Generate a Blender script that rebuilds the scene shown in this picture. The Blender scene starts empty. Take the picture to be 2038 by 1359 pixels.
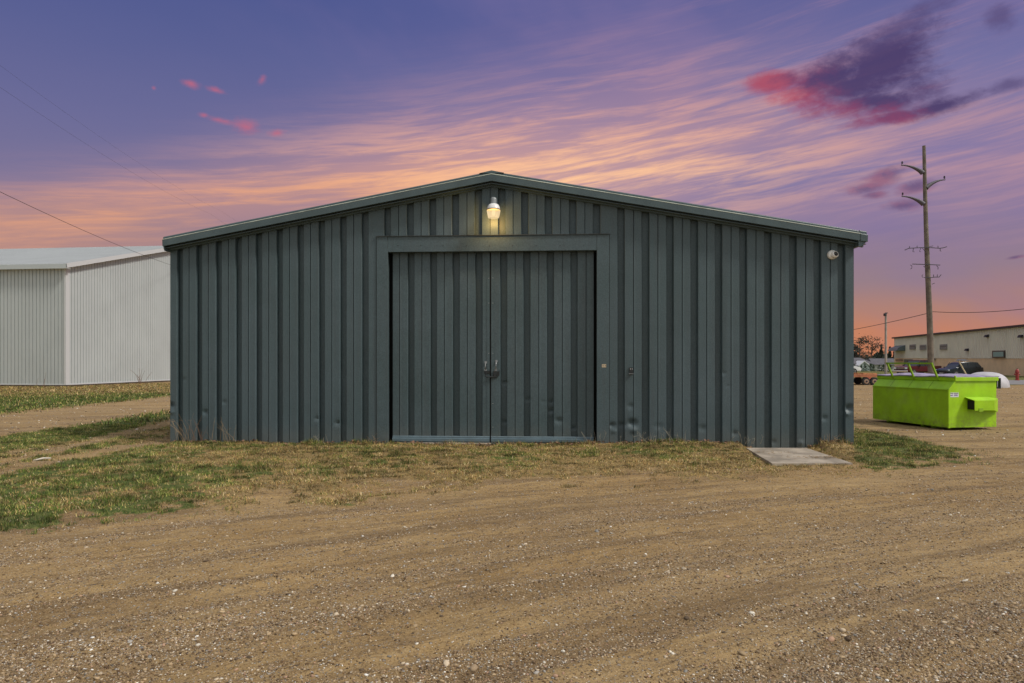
import bpy, bmesh, math, random
import numpy as np
from mathutils import Vector, Matrix
R = math.radians
random.seed(7); rng = np.random.default_rng(7)
S = bpy.context.scene
COL = S.collection

# ------------------------------------------------------------------ camera
F = 1358.7; CX = 1019.0; HY = 719.0; EYE = 1.5      # photo pixels (2038 wide), 24 mm lens, eye 1.5 m
cd = bpy.data.cameras.new('camera'); cam = bpy.data.objects.new('camera', cd); COL.objects.link(cam)
cam.location = (0, 0, EYE); cam.rotation_euler = (R(90), 0, 0)
cd.sensor_width = 36; cd.lens = 24.0; cd.shift_y = 0.0194; cd.clip_end = 6000; cd.clip_start = 0.05
S.camera = cam
def at(x, y, Y): return Vector(((x-CX)*Y/F, Y, EYE+(HY-y)*Y/F))
def az_el(x, y):
    u, v = x-CX, HY-y
    return math.atan2(u, F), math.atan2(v, math.hypot(u, F))

def lin(r, g=None, b=None):
    if g is None: r, g, b = r
    f = lambda c: (c/255/12.92) if c/255 <= 0.04045 else ((c/255+0.055)/1.055)**2.4
    return (f(r), f(g), f(b), 1.0)

# ------------------------------------------------------------------ node expression helper
class NT:
    def __init__(s, nt): s.nt = nt; s.n = nt.nodes; s.l = nt.links
    def node(s, t, **k):
        n = s.n.new(t)
        for a, b in k.items(): setattr(n, a, b)
        return n
    def put(s, sock, v):
        if isinstance(v, E): v = v.s
        if isinstance(v, bpy.types.NodeSocket): s.l.new(v, sock)
        elif v is not None: sock.default_value = v
    def m(s, op, a, b=None, c=None, clamp=False):
        n = s.node('ShaderNodeMath', operation=op); n.use_clamp = clamp
        s.put(n.inputs[0], a); s.put(n.inputs[1], b) if b is not None else None
        if c is not None: s.put(n.inputs[2], c)
        return E(s, n.outputs[0])
    def smooth(s, x, a, b, lo=0.0, hi=1.0):
        n = s.node('ShaderNodeMapRange', interpolation_type='SMOOTHSTEP')
        s.put(n.inputs[0], x); n.inputs[1].default_value = a; n.inputs[2].default_value = b
        n.inputs[3].default_value = lo; n.inputs[4].default_value = hi
        return E(s, n.outputs[0])
    def xyz(s, x, y, z=0.0):
        n = s.node('ShaderNodeCombineXYZ')
        for i, v in enumerate((x, y, z)): s.put(n.inputs[i], v)
        return n.outputs[0]
    def noise(s, vec, scale=1.0, detail=4, rough=0.55, dist=0.0, color=False):
        n = s.node('ShaderNodeTexNoise'); s.put(n.inputs['Vector'], vec)
        n.inputs['Scale'].default_value = scale; n.inputs['Detail'].default_value = detail
        n.inputs['Roughness'].default_value = rough; n.inputs['Distortion'].default_value = dist
        return n.outputs['Color'] if color else E(s, n.outputs['Fac'])
    def mix(s, f, a, b, blend='MIX'):
        n = s.node('ShaderNodeMix', data_type='RGBA', blend_type=blend)
        s.put(n.inputs[0], f); s.put(n.inputs[6], a); s.put(n.inputs[7], b)
        return n.outputs[2]
    def ramp(s, f, stops, interp='LINEAR'):
        n = s.node('ShaderNodeValToRGB'); cr = n.color_ramp; cr.interpolation = interp
        while len(cr.elements) < len(stops): cr.elements.new(0.5)
        for e, (p, c) in zip(cr.elements, stops): e.position = p; e.color = c if len(c) == 4 else (*c, 1)
        s.put(n.inputs[0], f); return n.outputs[0]
class E:
    def __init__(s, t, sock): s.t = t; s.s = sock
    def __add__(s, o): return s.t.m('ADD', s, o)
    __radd__ = __add__
    def __sub__(s, o): return s.t.m('SUBTRACT', s, o)
    def __rsub__(s, o): return s.t.m('SUBTRACT', o, s)
    def __mul__(s, o): return s.t.m('MULTIPLY', s, o)
    __rmul__ = __mul__
    def __truediv__(s, o): return s.t.m('DIVIDE', s, o)
    def max(s, o): return s.t.m('MAXIMUM', s, o)
    def clamp(s): return s.t.m('ADD', s, 0.0, clamp=True)

# ------------------------------------------------------------------ world: dusk sky
W = bpy.data.worlds.new("World"); S.world = W; W.use_nodes = True
def build_sky():
    t = NT(W.node_tree); t.n.clear()
    tc = t.node('ShaderNodeTexCoord')
    nm = t.node('ShaderNodeVectorMath', operation='NORMALIZE'); t.l.new(tc.outputs['Generated'], nm.inputs[0])
    sp = t.node('ShaderNodeSeparateXYZ'); t.l.new(nm.outputs[0], sp.inputs[0])
    dx, dy, dz = [E(t, sp.outputs[i]) for i in range(3)]
    az = t.m('ARCTAN2', dx, dy); el = t.m('ARCSINE', dz)
    D = math.degrees(1)
    # vertical gradient (elevation in degrees over 40)
    g = (el * (D/40.0)).clamp()
    wob = t.noise(t.xyz(az*1.3, el*5.0), 1.6, 3, 0.5)
    g2 = (g + (wob - 0.5)*0.10).clamp()
    right = t.ramp(g2, [(0.0, lin(204,130,92)), (0.05, lin(196,130,100)), (0.10, lin(176,130,116)), (0.16, lin(150,126,136)),
                        (0.24, lin(134,120,154)), (0.36, lin(120,116,164)), (0.50, lin(106,110,162)),
                        (0.64, lin(94,98,152)), (0.78, lin(84,92,148)), (1.0, lin(76,86,144))])
    left = t.ramp(g2, [(0.0, lin(224,162,108)), (0.12, lin(204,148,116)), (0.20, lin(152,126,136)), (0.30, lin(122,116,152)),
                       (0.44, lin(108,108,152)), (0.56, lin(92,98,148)), (0.68, lin(78,89,144)), (0.80, lin(72,84,142)), (1.0, lin(70,82,140))])
    base = t.mix(t.smooth(az, -0.42, 0.12), left, right)
    # lilac veil left of centre/top centre
    veil = t.noise(t.xyz(az*1.2+3.0, el*2.2+az*0.8), 2.2, 4, 0.6)
    base = t.mix((t.smooth(veil, 0.42, 0.75)*t.smooth(az,-0.5,-0.1)*0.5), base, lin(128,114,160))
    # streaky cirrus along a low rising line
    c = el - az*0.125
    al = az + el*0.125
    warp = t.noise(t.xyz(al*2.0, c*5.0, 2.0), 1.5, 2, 0.5)
    cw = c + (warp-0.5)*0.028
    n1 = t.noise(t.xyz(al*2.6, cw*38.0, 5.0), 1.0, 7, 0.62, 0.25)
    n2 = t.noise(t.xyz(al*7.5+4, cw*95.0, 1.0), 1.0, 6, 0.65, 0.4)
    n3 = t.noise(t.xyz(al*1.6+9, cw*9.0, 7.0), 1.0, 4, 0.55, 0.3)
    def gauss(x, c0, s): 
        q = (x - c0)*(1.0/s)
        return t.m('EXPONENT', q*q*-1.0)
    spread = 0.046 + t.smooth(az, -0.6, 0.2)*0.052
    q = (c - (0.297 - az*az*t.smooth(az, -0.12, 0.12, 0.14, 0.30)))/spread
    env = t.m('EXPONENT', q*q*-1.0)
    fine = (n1*0.55 + n2*0.45)
    s1 = t.smooth(fine, 0.42, 0.64)
    lowleft = t.smooth(az, 0.18, -0.25)
    body = (t.smooth(n3, 0.25, 0.58)*0.85 + lowleft*0.25)
    f1 = (env*t.smooth(az, 0.25, 0.60, 1.0, 0.62)*(s1*0.60 + body*0.46)*t.smooth(az, -0.55, -0.05, 0.80, 1.0)).clamp()
    # outlying wisps, upper right and top
    q2 = (c - 0.33)*(1/0.10)
    env2 = t.m('EXPONENT', q2*q2*-1.0)*t.smooth(az, -0.1, 0.35)
    f2 = env2*t.smooth(n1, 0.50, 0.68)*0.32
    near = gauss(az, 0.03, 0.36)*gauss(el, 0.235, 0.10)
    ccol = t.mix(near.clamp(), lin(204,154,156), lin(250,182,146))
    ccol = t.mix((lowleft*t.smooth(c, 0.34, 0.25)*0.9), ccol, lin(232,164,122))
    sky = t.mix(f1, base, ccol)
    sky = t.mix(f2.clamp(), sky, lin(196,146,160))
    hot = gauss(az, 0.10, 0.26)*gauss(el, 0.262, 0.052)
    sky = t.mix((hot*(s1*0.85+0.15)).clamp(), sky, lin(255,200,156))
    # small separate clouds
    cn = t.noise(t.xyz(az*1.0, el*2.0, 3.3), 11.0, 7, 0.62, 0.3)
    cn2 = t.noise(t.xyz(az*1.0, el*1.8, 8.3), 26.0, 5, 0.6, 0.2)
    cn3 = t.noise(t.xyz(az*1.0, el*1.7, 1.3), 60.0, 6, 0.68, 0.5)
    cloudn = (cn*0.50 + cn2*0.30 + cn3*0.20 - 0.5)
    def blobs(lst, amp, lo, hi):
        out = None
        for (x, y, rx, ry, tilt) in lst:
            a0, e0 = az_el(x, y); ra = rx/F*math.cos(a0)**2; re = ry/F*math.cos(a0)
            ua = az - a0; ue = el - e0 - ua*tilt
            k = t.m('SQRT', (ua/ra)*(ua/ra) + (ue/re)*(ue/re))
            fld = 1.0 - k + cloudn*amp
            out = fld if out is None else out.max(fld)
        return t.smooth(out, lo, hi)
    # big plum cloud, rose underneath and to the left
    big = blobs([(1760,125,105,55,0.2),(1650,155,110,34,0.15),(1540,163,75,20,-0.05),(1740,200,130,30,-0.1),(1860,214,95,18,0.1),(1790,232,95,15,0.0),(1710,172,140,48,-0.05)], 3.3, -0.42, 0.68)
    a1, e1 = az_el(1520, 150); a2, e2 = az_el(1850, 205)
    under = el*-1.0 + e1 + (az-a1)*((e2-e1)/(a2-a1))
    red = t.smooth(under + (cn-0.5)*0.16, -0.020, 0.040)
    redl = t.smooth(az + (cn2-0.5)*0.1, az_el(1660,150)[0], az_el(1530,150)[0])
    rose = t.mix(redl, lin(140,66,100), lin(190,84,100))
    bc = t.mix((red.max(redl*0.8)*0.95).clamp(), lin(74,60,104), rose)
    sky = t.mix((big*0.93).clamp(), sky, bc)
    wisp = blobs([(1790,55,130,34,0.3),(1990,34,38,30,0.0),(2010,170,60,16,0)], 2.9, -0.15, 0.8)
    sky = t.mix((wisp*0.65).clamp(), sky, lin(84,72,116))
    low = blobs([(1760,352,50,24,0.2),(1730,372,55,15,0.1),(1800,408,55,13,0.0),(1740,388,34,9,0.0),(1820,372,45,16,0.1),(2020,512,26,5,0.1)], 3.2, -0.15, 0.9)
    sky = t.mix((low*0.75).clamp(), sky, t.mix(t.smooth(cn2, 0.4, 0.6), lin(100,76,116), lin(142,90,118)))
    pk = blobs([(490,252,44,22,0.1),(552,265,26,10,0.1),(440,240,44,9,-0.1),(380,166,30,11,-0.1),(430,179,32,9,-0.1),(522,157,15,15,0.6),(306,175,9,7,0),(406,229,16,7,0)], 3.2, 0.0, 1.5)
    sky = t.mix((pk*0.85).clamp(), sky, lin(208,104,120))
    # overhead and behind the camera the cover is paler and neutral
    over = t.smooth(el, R(33), R(62)).max(t.smooth(dy, 0.15, -0.55))
    pale = t.mix(t.smooth(el, -0.05, 0.9), (0.54,0.56,0.555,1), (0.76,0.78,0.79,1))
    sky = t.mix(over, sky, pale)
    # physically based sky texture adds a trace of skylight colour
    nk = t.node('ShaderNodeTexSky', sky_type='NISHITA'); nk.sun_disc = False
    nk.sun_elevation = R(42); nk.sun_rotation = R(128)
    bg = t.node('ShaderNodeBackground'); t.put(bg.inputs[0], sky); bg.inputs[1].default_value = 1.0
    out = t.node('ShaderNodeOutputWorld'); t.l.new(bg.outputs[0], out.inputs[0])
    t.n.remove(nk)
build_sky()

# ------------------------------------------------------------------ sun (soft, from the right behind the camera)
sd = bpy.data.lights.new('sun', 'SUN'); sd.energy = 2.6; sd.angle = R(9); sd.color = (1.0, 0.95, 0.87)
sun = bpy.data.objects.new('sun', sd); COL.objects.link(sun)
sdir = Vector((math.sin(R(114))*math.cos(R(46)), math.cos(R(114))*math.cos(R(46)), math.sin(R(46))))
sun.rotation_euler = sdir.to_track_quat('Z', 'Y').to_euler()
vs = S.view_settings; vs.view_transform = 'Standard'; vs.look = 'None'; vs.exposure = 0.0; vs.gamma = 1.0
S.render.resolution_x = 1024; S.render.resolution_y = 683
S.cycles.transparent_max_bounces = 8

# ------------------------------------------------------------------ materials
MATS = {}
def mat(name, col, rough=0.6, metal=0.0, var=0.0, vscale=4.0, bump=0.0, bscale=40.0, spec=0.5, grain=0.0, streak=0.0):
    if name in MATS: return MATS[name]
    m = bpy.data.materials.new(name); m.use_nodes = True; MATS[name] = m
    t = NT(m.node_tree); b = t.n['Principled BSDF']
    if len(col) == 3: col = (*col, 1)
    tc = t.node('ShaderNodeTexCoord'); P = tc.outputs['Object']
    c = col
    if var: 
        n = t.noise(P, vscale, 5, 0.6)
        c = t.mix(t.smooth(n, 0.3, 0.7), tuple(x*(1-var) for x in col[:3])+(1,), tuple(min(1, x*(1+var)) for x in col[:3])+(1,))
    if grain:
        n = t.noise(P, 260.0, 2, 0.8)
        n_ = t.noise(P, 90.0, 2, 0.8)
        g_ = (n*0.6 + n_*0.4 - 0.5)*(grain*2) + 1.0
        cc = t.node('ShaderNodeCombineColor'); [t.put(cc.inputs[i], g_) for i in range(3)]
        c = t.mix(1.0, c, cc.outputs[0], 'MULTIPLY')
    if streak:
        mp = t.node('ShaderNodeMapping'); mp.inputs['Scale'].default_value = (14, 14, 0.7); t.l.new(P, mp.inputs[0])
        n = t.noise(mp.outputs[0], 1.0, 5, 0.65)
        c = t.mix((t.smooth(n, 0.48, 0.78)*streak).clamp(), c, tuple(x*0.55 for x in col[:3])+(1,))
    t.put(b.inputs['Base Color'], c)
    b.inputs['Roughness'].default_value = rough; b.inputs['Metallic'].default_value = metal
    b.inputs['Specular IOR Level'].default_value = spec
    if bump:
        n = t.noise(P, bscale, 4, 0.6)
        bn = t.node('ShaderNodeBump'); bn.inputs['Strength'].default_value = bump; bn.inputs['Distance'].default_value = 0.01
        t.put(bn.inputs['Height'], n); t.l.new(bn.outputs[0], b.inputs['Normal'])
    return m
def emis(name, col, st):
    m = bpy.data.materials.new(name); m.use_nodes = True; t = NT(m.node_tree); t.n.clear()
    e = t.node('ShaderNodeEmission'); e.inputs[0].default_value = (*col[:3], 1); e.inputs[1].default_value = st
    tr = t.node('ShaderNodeBsdfTransparent'); mx = t.node('ShaderNodeMixShader'); mx.inputs[0].default_value = 0.6
    o = t.node('ShaderNodeOutputMaterial')
    t.l.new(e.outputs[0], mx.inputs[1]); t.l.new(tr.outputs[0], mx.inputs[2]); t.l.new(mx.outputs[0], o.inputs[0])
    return m

# dark green-grey embossed steel of the shed
def steel_mat():
    m = bpy.data.materials.new('shed_steel'); m.use_nodes = True
    t = NT(m.node_tree); b = t.n['Principled BSDF']; tc = t.node('ShaderNodeTexCoord'); P = tc.outputs['Object']
    big = t.noise(P, 0.55, 4, 0.6)
    c = t.mix(t.smooth(big, 0.3, 0.7), (0.056,0.086,0.093,1), (0.071,0.102,0.115,1))
    mp = t.node('ShaderNodeMapping'); mp.inputs['Scale'].default_value = (9, 9, 0.5); t.l.new(P, mp.inputs[0])
    st = t.noise(mp.outputs[0], 1.0, 5, 0.65)
    c = t.mix((t.smooth(st, 0.40, 0.80)*0.40).clamp(), c, (0.060,0.068,0.074,1))
    g = t.noise(P, 110.0, 2, 0.9); g2 = t.noise(P, 42.0, 2, 0.8)
    gg = (g*0.5+g2*0.5-0.5)*2.2 + 1.0
    cc = t.node('ShaderNodeCombineColor'); [t.put(cc.inputs[i], gg) for i in range(3)]
    c = t.mix(1.0, c, cc.outputs[0], 'MULTIPLY')
    # dusty splash zone just above the ground
    sp = t.node('ShaderNodeSeparateXYZ'); t.l.new(P, sp.inputs[0]); z = E(t, sp.outputs[2])
    dn = t.noise(P, 6.0, 5, 0.7)
    dust = t.smooth(z + (dn-0.5)*0.5, 0.42, 0.0)*0.22
    c = t.mix(dust.clamp(), c, (0.17,0.15,0.12,1))
    t.put(b.inputs['Base Color'], c); b.inputs['Roughness'].default_value = 0.5; b.inputs['Specular IOR Level'].default_value = 0.45
    bn = t.node('ShaderNodeBump'); bn.inputs['Strength'].default_value = 0.35; bn.inputs['Distance'].default_value = 0.004
    t.put(bn.inputs['Height'], g2*0.6+g*0.4)
    w = t.noise(P, 2.2, 2, 0.5)
    b2 = t.node('ShaderNodeBump'); b2.inputs['Strength'].default_value = 0.5; b2.inputs['Distance'].default_value = 0.02
    t.put(b2.inputs['Height'], w); t.l.new(bn.outputs[0], b2.inputs['Normal']); t.l.new(b2.outputs[0], b.inputs['Normal'])
    MATS['shed_steel'] = m; return m
STEEL = steel_mat()

# ------------------------------------------------------------------ mesh helpers
class MB:
    def __init__(s): s.v = []; s.f = []
    def add(s, vs, fs):
        o = len(s.v); s.v += [tuple(p) for p in vs]; s.f += [tuple(i+o for i in f) for f in fs]; return s
    def box(s, a, b, M=None):
        (x0,y0,z0),(x1,y1,z1) = a, b
        x0,x1 = min(x0,x1),max(x0,x1); y0,y1 = min(y0,y1),max(y0,y1); z0,z1 = min(z0,z1),max(z0,z1)
        vs = [(x0,y0,z0),(x1,y0,z0),(x1,y1,z0),(x0,y1,z0),(x0,y0,z1),(x1,y0,z1),(x1,y1,z1),(x0,y1,z1)]
        if M is not None: vs = [M@Vector(p) for p in vs]
        return s.add(vs, [(0,3,2,1),(4,5,6,7),(0,1,5,4),(1,2,6,5),(2,3,7,6),(3,0,4,7)])
    def prism(s, poly, y0, y1, axis='y'):
        n = len(poly)
        mk = {'y': lambda p,t:(p[0],t,p[1]), 'x': lambda p,t:(t,p[0],p[1]), 'z': lambda p,t:(p[0],p[1],t)}[axis]
        vs = [mk(p,y0) for p in poly]+[mk(p,y1) for p in poly]
        return s.add(vs, [tuple(range(n)), tuple(range(2*n-1,n-1,-1))]+[(i,i+n,(i+1)%n+n,(i+1)%n) for i in range(n)])
    def tube(s, pts, rad, n=8, cap=True):
        pts = [Vector(p) for p in pts]
        if not hasattr(rad, '__len__'): rad = [rad]*len(pts)
        rings = []; 
        for i, p in enumerate(pts):
            d = (pts[min(i+1,len(pts)-1)]-pts[max(i-1,0)]).normalized()
            u = d.cross(Vector((0,0,1)) if abs(d.z) < 0.95 else Vector((1,0,0))).normalized(); w = d.cross(u)
            rings.append([p+(u*math.cos(2*math.pi*k/n)+w*math.sin(2*math.pi*k/n))*rad[i] for k in range(n)])
        vs = [q for r in rings for q in r]; fs = []
        for i in range(len(pts)-1):
            for k in range(n): fs.append((i*n+k, i*n+(k+1)%n, (i+1)*n+(k+1)%n, (i+1)*n+k))
        if cap: fs += [tuple(range(n-1,-1,-1)), tuple((len(pts)-1)*n+k for k in range(n))]
        return s.add(vs, fs)
    def lathe(s, prof, n=24, c=(0,0,0), M=None):
        vs = []; 
        for r, z in prof:
            for k in range(n):
                a = 2*math.pi*k/n; p = Vector((c[0]+r*math.cos(a), c[1]+r*math.sin(a), c[2]+z)); vs.append(M@p if M is not None else p)
        fs = [(i*n+k, i*n+(k+1)%n, (i+1)*n+(k+1)%n, (i+1)*n+k) for i in range(len(prof)-1) for k in range(n)]
        fs += [tuple(range(n-1,-1,-1)), tuple((len(prof)-1)*n+k for k in range(n))]
        return s.add(vs, fs)
    def wheel(s, c, r, w, n=20):  # axis along y
        return s.add(*ring_y(c, r, w, n))
    def build(s, name, m, parent=None, smooth=None, bevel=0):
        me = bpy.data.meshes.new(name); me.from_pydata(s.v, [], s.f); me.validate()
        bm = bmesh.new(); bm.from_mesh(me); bmesh.ops.recalc_face_normals(bm, faces=bm.faces)
        if bevel: bmesh.ops.bevel(bm, geom=[e for e in bm.edges if len(e.link_faces) == 2 and e.calc_face_angle(0) > 0.6], offset=bevel, segments=1, affect='EDGES')
        bm.to_mesh(me); bm.free()
        if m: me.materials.append(m)
        if smooth is not None:
            me.polygons.foreach_set('use_smooth', [True]*len(me.polygons)); me.set_sharp_from_angle(angle=R(smooth))
        o = bpy.data.objects.new(name, me); COL.objects.link(o)
        if parent: o.parent = parent
        return o
def ring_y(c, r, w, n):
    vs = []
    for y in (c[1]-w/2, c[1]+w/2):
        for k in range(n): vs.append((c[0]+r*math.cos(2*math.pi*k/n), y, c[2]+r*math.sin(2*math.pi*k/n)))
    return vs, [tuple(range(n)), tuple(range(2*n-1,n-1,-1))]+[(k,k+n,(k+1)%n+n,(k+1)%n) for k in range(n)]
def thing(name, label, cat, loc=(0,0,0), rz=0.0, group=None):
    o = bpy.data.objects.new(name, None); COL.objects.link(o); o.location = loc; o.rotation_euler = (0,0,rz)
    o.empty_display_size = 0.2; return tag(o, label, cat, group)
def tag(o, label, cat, group=None, kind=None):
    if label: o['label'] = label
    if cat: o['category'] = cat
    if group: o['group'] = group
    if kind: o['kind'] = kind
    return o

# ------------------------------------------------------------------ numpy noise
def vnoise(x, y, seed=0):
    xi = np.floor(x).astype(np.int64); yi = np.floor(y).astype(np.int64); fx = x-xi; fy = y-yi
    fx = fx*fx*(3-2*fx); fy = fy*fy*(3-2*fy)
    def h(a, b):
        n = (a*374761393 + b*668265263 + seed*1442695041) & 0xFFFFFFFF
        n = ((n ^ (n >> 13))*1274126177) & 0xFFFFFFFF
        return ((n ^ (n >> 16)) & 0xFFFF)/65535.0
    return (h(xi,yi)*(1-fx)+h(xi+1,yi)*fx)*(1-fy)+(h(xi,yi+1)*(1-fx)+h(xi+1,yi+1)*fx)*fy
def fbm(x, y, o=4, seed=0):
    s = 0; a = 0.5; t = 0
    for i in range(o): s = s+a*vnoise(x*2**i+i*17.3, y*2**i-i*9.1, seed+i); t += a; a *= 0.55
    return s/t
def sstep(x, a, b): q = np.clip((x-a)/(b-a), 0, 1); return q*q*(3-2*q)

# ------------------------------------------------------------------ ground
K = 0.0559; Y0 = 12.35; TH = -math.atan(K)             # front wall line of the shed: Y = Y0 - K X
EX = Vector((math.cos(TH), math.sin(TH))); EY = Vector((-math.sin(TH), math.cos(TH)))
def to_px(X, Y):
    Yc = np.maximum(Y, 0.5); return CX+X*F/Yc, HY+EYE*F/Yc
def rutw(X, Y):
    a = 0.56-0.05*np.clip(Y-4, -1, 8); return Y-X*np.clip(a, 0.12, 0.6)
def cover(X, Y):
    """green, straw, darker stony share of the ground at a point"""
    x, y = to_px(X, Y)
    n = fbm(X*1.1, Y*1.1, 4, 3)-0.5; n2 = fbm(X*4.5, Y*4.5, 3, 9)-0.5; n3 = fbm(X*0.5+3, Y*0.8, 3, 21)-0.5
    yy = y*(1+0)
    n4 = fbm(X*13, Y*13, 2, 71)-0.5; jit = (n*56+n2*44+n4*30)*np.clip((y-740)/200, 0.06, 1.3)
    lb = np.interp(x, [-400,0,120,250,330,420,560,660,720,800,1000,1200,1500,1560,1700,1800,1900,1975,2100],
                      [1090,1056,1040,1020,1006,1000,982,994,978,968,958,948,942,934,932,932,915,900,880])
    ub = np.interp(x, [338,340,1699,1701,1800,1880,1960,2100], [750,860,870,853,868,890,903,910])
    ub = np.where(x < 339, 700, ub)
    inside = sstep(lb+jit-yy, -9, 16)*sstep(yy+jit*0.3-ub, -3, 5)
    # left side bands
    L = (x < 345)
    p_hi = np.interp(x, [-600,0,339], [890,826,787]); p_lo = np.interp(x, [-600,0,339], [960,872,818])
    j2 = jit*0.25
    path = sstep(y+j2-p_hi, -3, 5)*sstep(p_lo-y+j2, -3, 5)*L
    def band(x0,y0,x1,y1,w):
        yc = y0+(x-x0)*(y1-y0)/(x1-x0); return np.exp(-((y+j2*0.8-yc)/w)**2)*L
    tr = np.maximum(np.maximum(band(45,912,337,842,7), band(0,941,260,890,9)), band(0,905,150,884,4)*0.6)
    inside = inside*(1-path)*(1-0.97*np.clip(tr*1.25,0,1))
    dryband = sstep(p_hi-y, 2, 10)*L
    gr = np.interp(x, [-200,180,340,480,640,800], [.56,.54,.44,.30,.22,.17])+1.5*n+1.3*n2+1.1*n4
    # middle in front of the shed is mostly straw
    mid = sstep(x, 300, 520)*sstep(1730-x, 0, 60)
    gr = gr*(1-0.25*mid)+0.03
    gr = np.where((x > 1700) & (y > 800), 0.68+1.2*n+0.5*n2, gr)
    # greens right below the path, dry just before the barn
    gb = np.exp(-((y-p_lo-12)/16.0)**2)*L; gr = gr+0.5*gb
    slv = np.interp(x, [-600,0,130,339], [860,806,800,786]); sw = np.interp(x, [-600,0,339],[26,17,4])
    sl = np.exp(-((y+j2-slv)/sw)**2)
    gr = np.where(L & (y < p_hi), sl*1.0+0.12*(n+0.5), gr)
    gr = gr-0.5*sstep(y-lb+45, 0, 45)*mid
    green = np.clip(gr, 0, 1)*inside
    straw = np.clip(inside*(1.0+0.0*n)-green*0.9, 0, 1)
    # beyond: dull verges
    far = sstep(Y, 54, 56)*(X > 5)
    verge = sstep(Y, 41.5, 42.5)*(X > 29)*(1-far)
    green = np.maximum(green, far*(0.55+n3)); straw = np.maximum(straw, far*0.6)
    green = np.maximum(green, verge*(0.35+n)); straw = np.maximum(straw, verge*0.7)
    rest = ((X < -5) & (Y > 60)) | (Y > 140)
    green = np.where(rest, 0.6+n3, green); straw = np.where(rest, 0.5, straw)
    # stony windrows
    w = rutw(X, Y)
    st = sstep(fbm(w*2.2, (X+Y)*0.25, 3, 5), 0.46, 0.66)*0.7
    cor = sstep((x-1380)/660+(y-1180)/210, 0.55, 1.15); st = np.maximum(st, cor)
    st = np.maximum(st, 0.8*np.exp(-((y-(1345-(x-60)*0.19))/38.0)**2)*sstep(1000-x, 0, 300))
    st = np.maximum(st, 0.55*np.exp(-((y-(1215-(x-1000)*0.21))/50.0)**2)*sstep(x, 900, 1300))
    return np.clip(green,0,1), np.clip(straw,0,1), np.clip(st,0,1)
def wall_d(X, Y): return (Y0-K*X)-Y      # distance in front of the shed wall
def height(X, Y):
    w = rutw(X, Y)
    x, y = to_px(X, Y)
    near = sstep(60-Y, 0, 45)
    h = (fbm(X*0.35, Y*0.35, 3, 31)-0.5)*0.05*near
    h = h+(fbm(w*1.9, (X+Y)*0.16, 3, 41)-0.5)*0.10*sstep(13-Y, 0, 2)
    h = h+(fbm(w*7.0, (X+Y)*0.35, 2, 44)-0.5)*0.040*sstep(12-Y, 0, 2)
    h = h+(fbm(X*7, Y*7, 3, 51)-0.5)*0.022*sstep(40-Y, 0, 20)
    d = wall_d(X, Y)
    m = np.exp(-(np.maximum(d,0)/0.55)**2)*(np.abs(X) < 7.5)
    prof = np.interp(x, [330,345,480,560,770,860,975,1010,1190,1230,1300,1480,1505,1600,1615,1640,1690,1710],
                        [-.02,-0.01,-0.01,-0.03,-0.01,-0.02,-0.04,0.0,0.015,0.02,0.05,0.06,-0.045,-0.045,0.02,0.055,0.02,0.0])
    h = h+m*(prof+(fbm(X*5, Y*5, 3, 77)-0.5)*0.05*(np.abs(prof) > 0.01))
    g, s, _ = cover(X, Y)
    h = h+np.clip(g+s, 0, 1)*(0.012+(fbm(X*11, Y*11, 2, 61)-0.5)*0.03)*near
    # level under the dumpster and past the shed, falling away in the distance
    h = h*(1-0.8*np.exp(-(((X-10.1)/1.6)**2+((Y-16)/2.0)**2)**2))
    h = h-np.clip(Y-105, 0, 120)*0.055
    pad = (x > np.interp(y, [885,925], [1470,1525]))*(x < np.interp(y, [885,925], [1625,1715]))*(y > 884)*(y < 925)
    return np.where(pad > 0, np.minimum(h, 0.0)-.02, h)
def axis(fine0, fine1, step, lo, hi, grow, mx_near, near_lim):
    a = list(np.arange(fine0, fine1+1e-6, step)); s = step
    while a[-1] < hi:
        s = min(s*grow, mx_near if abs(a[-1]) < near_lim else 400); a.append(a[-1]+s)
    s = step; b = [a[0]]
    while b[-1] > lo:
        s = min(s*grow, mx_near if abs(b[-1]) < near_lim else 400); b.append(b[-1]-s)
    return np.array(b[:0:-1]+a)
def grid_mesh(name, xs, ys, zf):
    X, Yg = np.meshgrid(xs, ys); Z = zf(X, Yg); n, m = X.shape
    co = np.stack([X, Yg, Z], -1).reshape(-1, 3).astype(np.float32)
    i = np.arange((n-1)*(m-1)); r = i//(m-1); c = i%(m-1); a = r*m+c
    f = np.stack([a, a+1, a+m+1, a+m], -1)
    me = bpy.data.meshes.new(name); me.vertices.add(len(co)); me.vertices.foreach_set('co', co.ravel())
    me.loops.add(f.size); me.loops.foreach_set('vertex_index', f.ravel().astype(np.int32))
    me.polygons.add(len(f)); me.polygons.foreach_set('loop_start', np.arange(0, f.size, 4, dtype=np.int32))
    me.update(); me.polygons.foreach_set('use_smooth', [True]*len(f))
    return me, X.ravel(), Yg.ravel()
gx = axis(-8, 9, 0.045, -2500, 2500, 1.06, 0.5, 45); gy = axis(2.6, 13, 0.045, -40, 3000, 1.05, 0.5, 60)
gme, GX, GY = grid_mesh('ground', gx, gy, height)
gg, gs, gst = cover(GX, GY)
at_ = gme.color_attributes.new('cover', 'FLOAT_COLOR', 'POINT')
at_.data.foreach_set('color', np.stack([gg, gs, gst, rutw(GX, GY)], -1).ravel().astype(np.float32))
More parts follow.
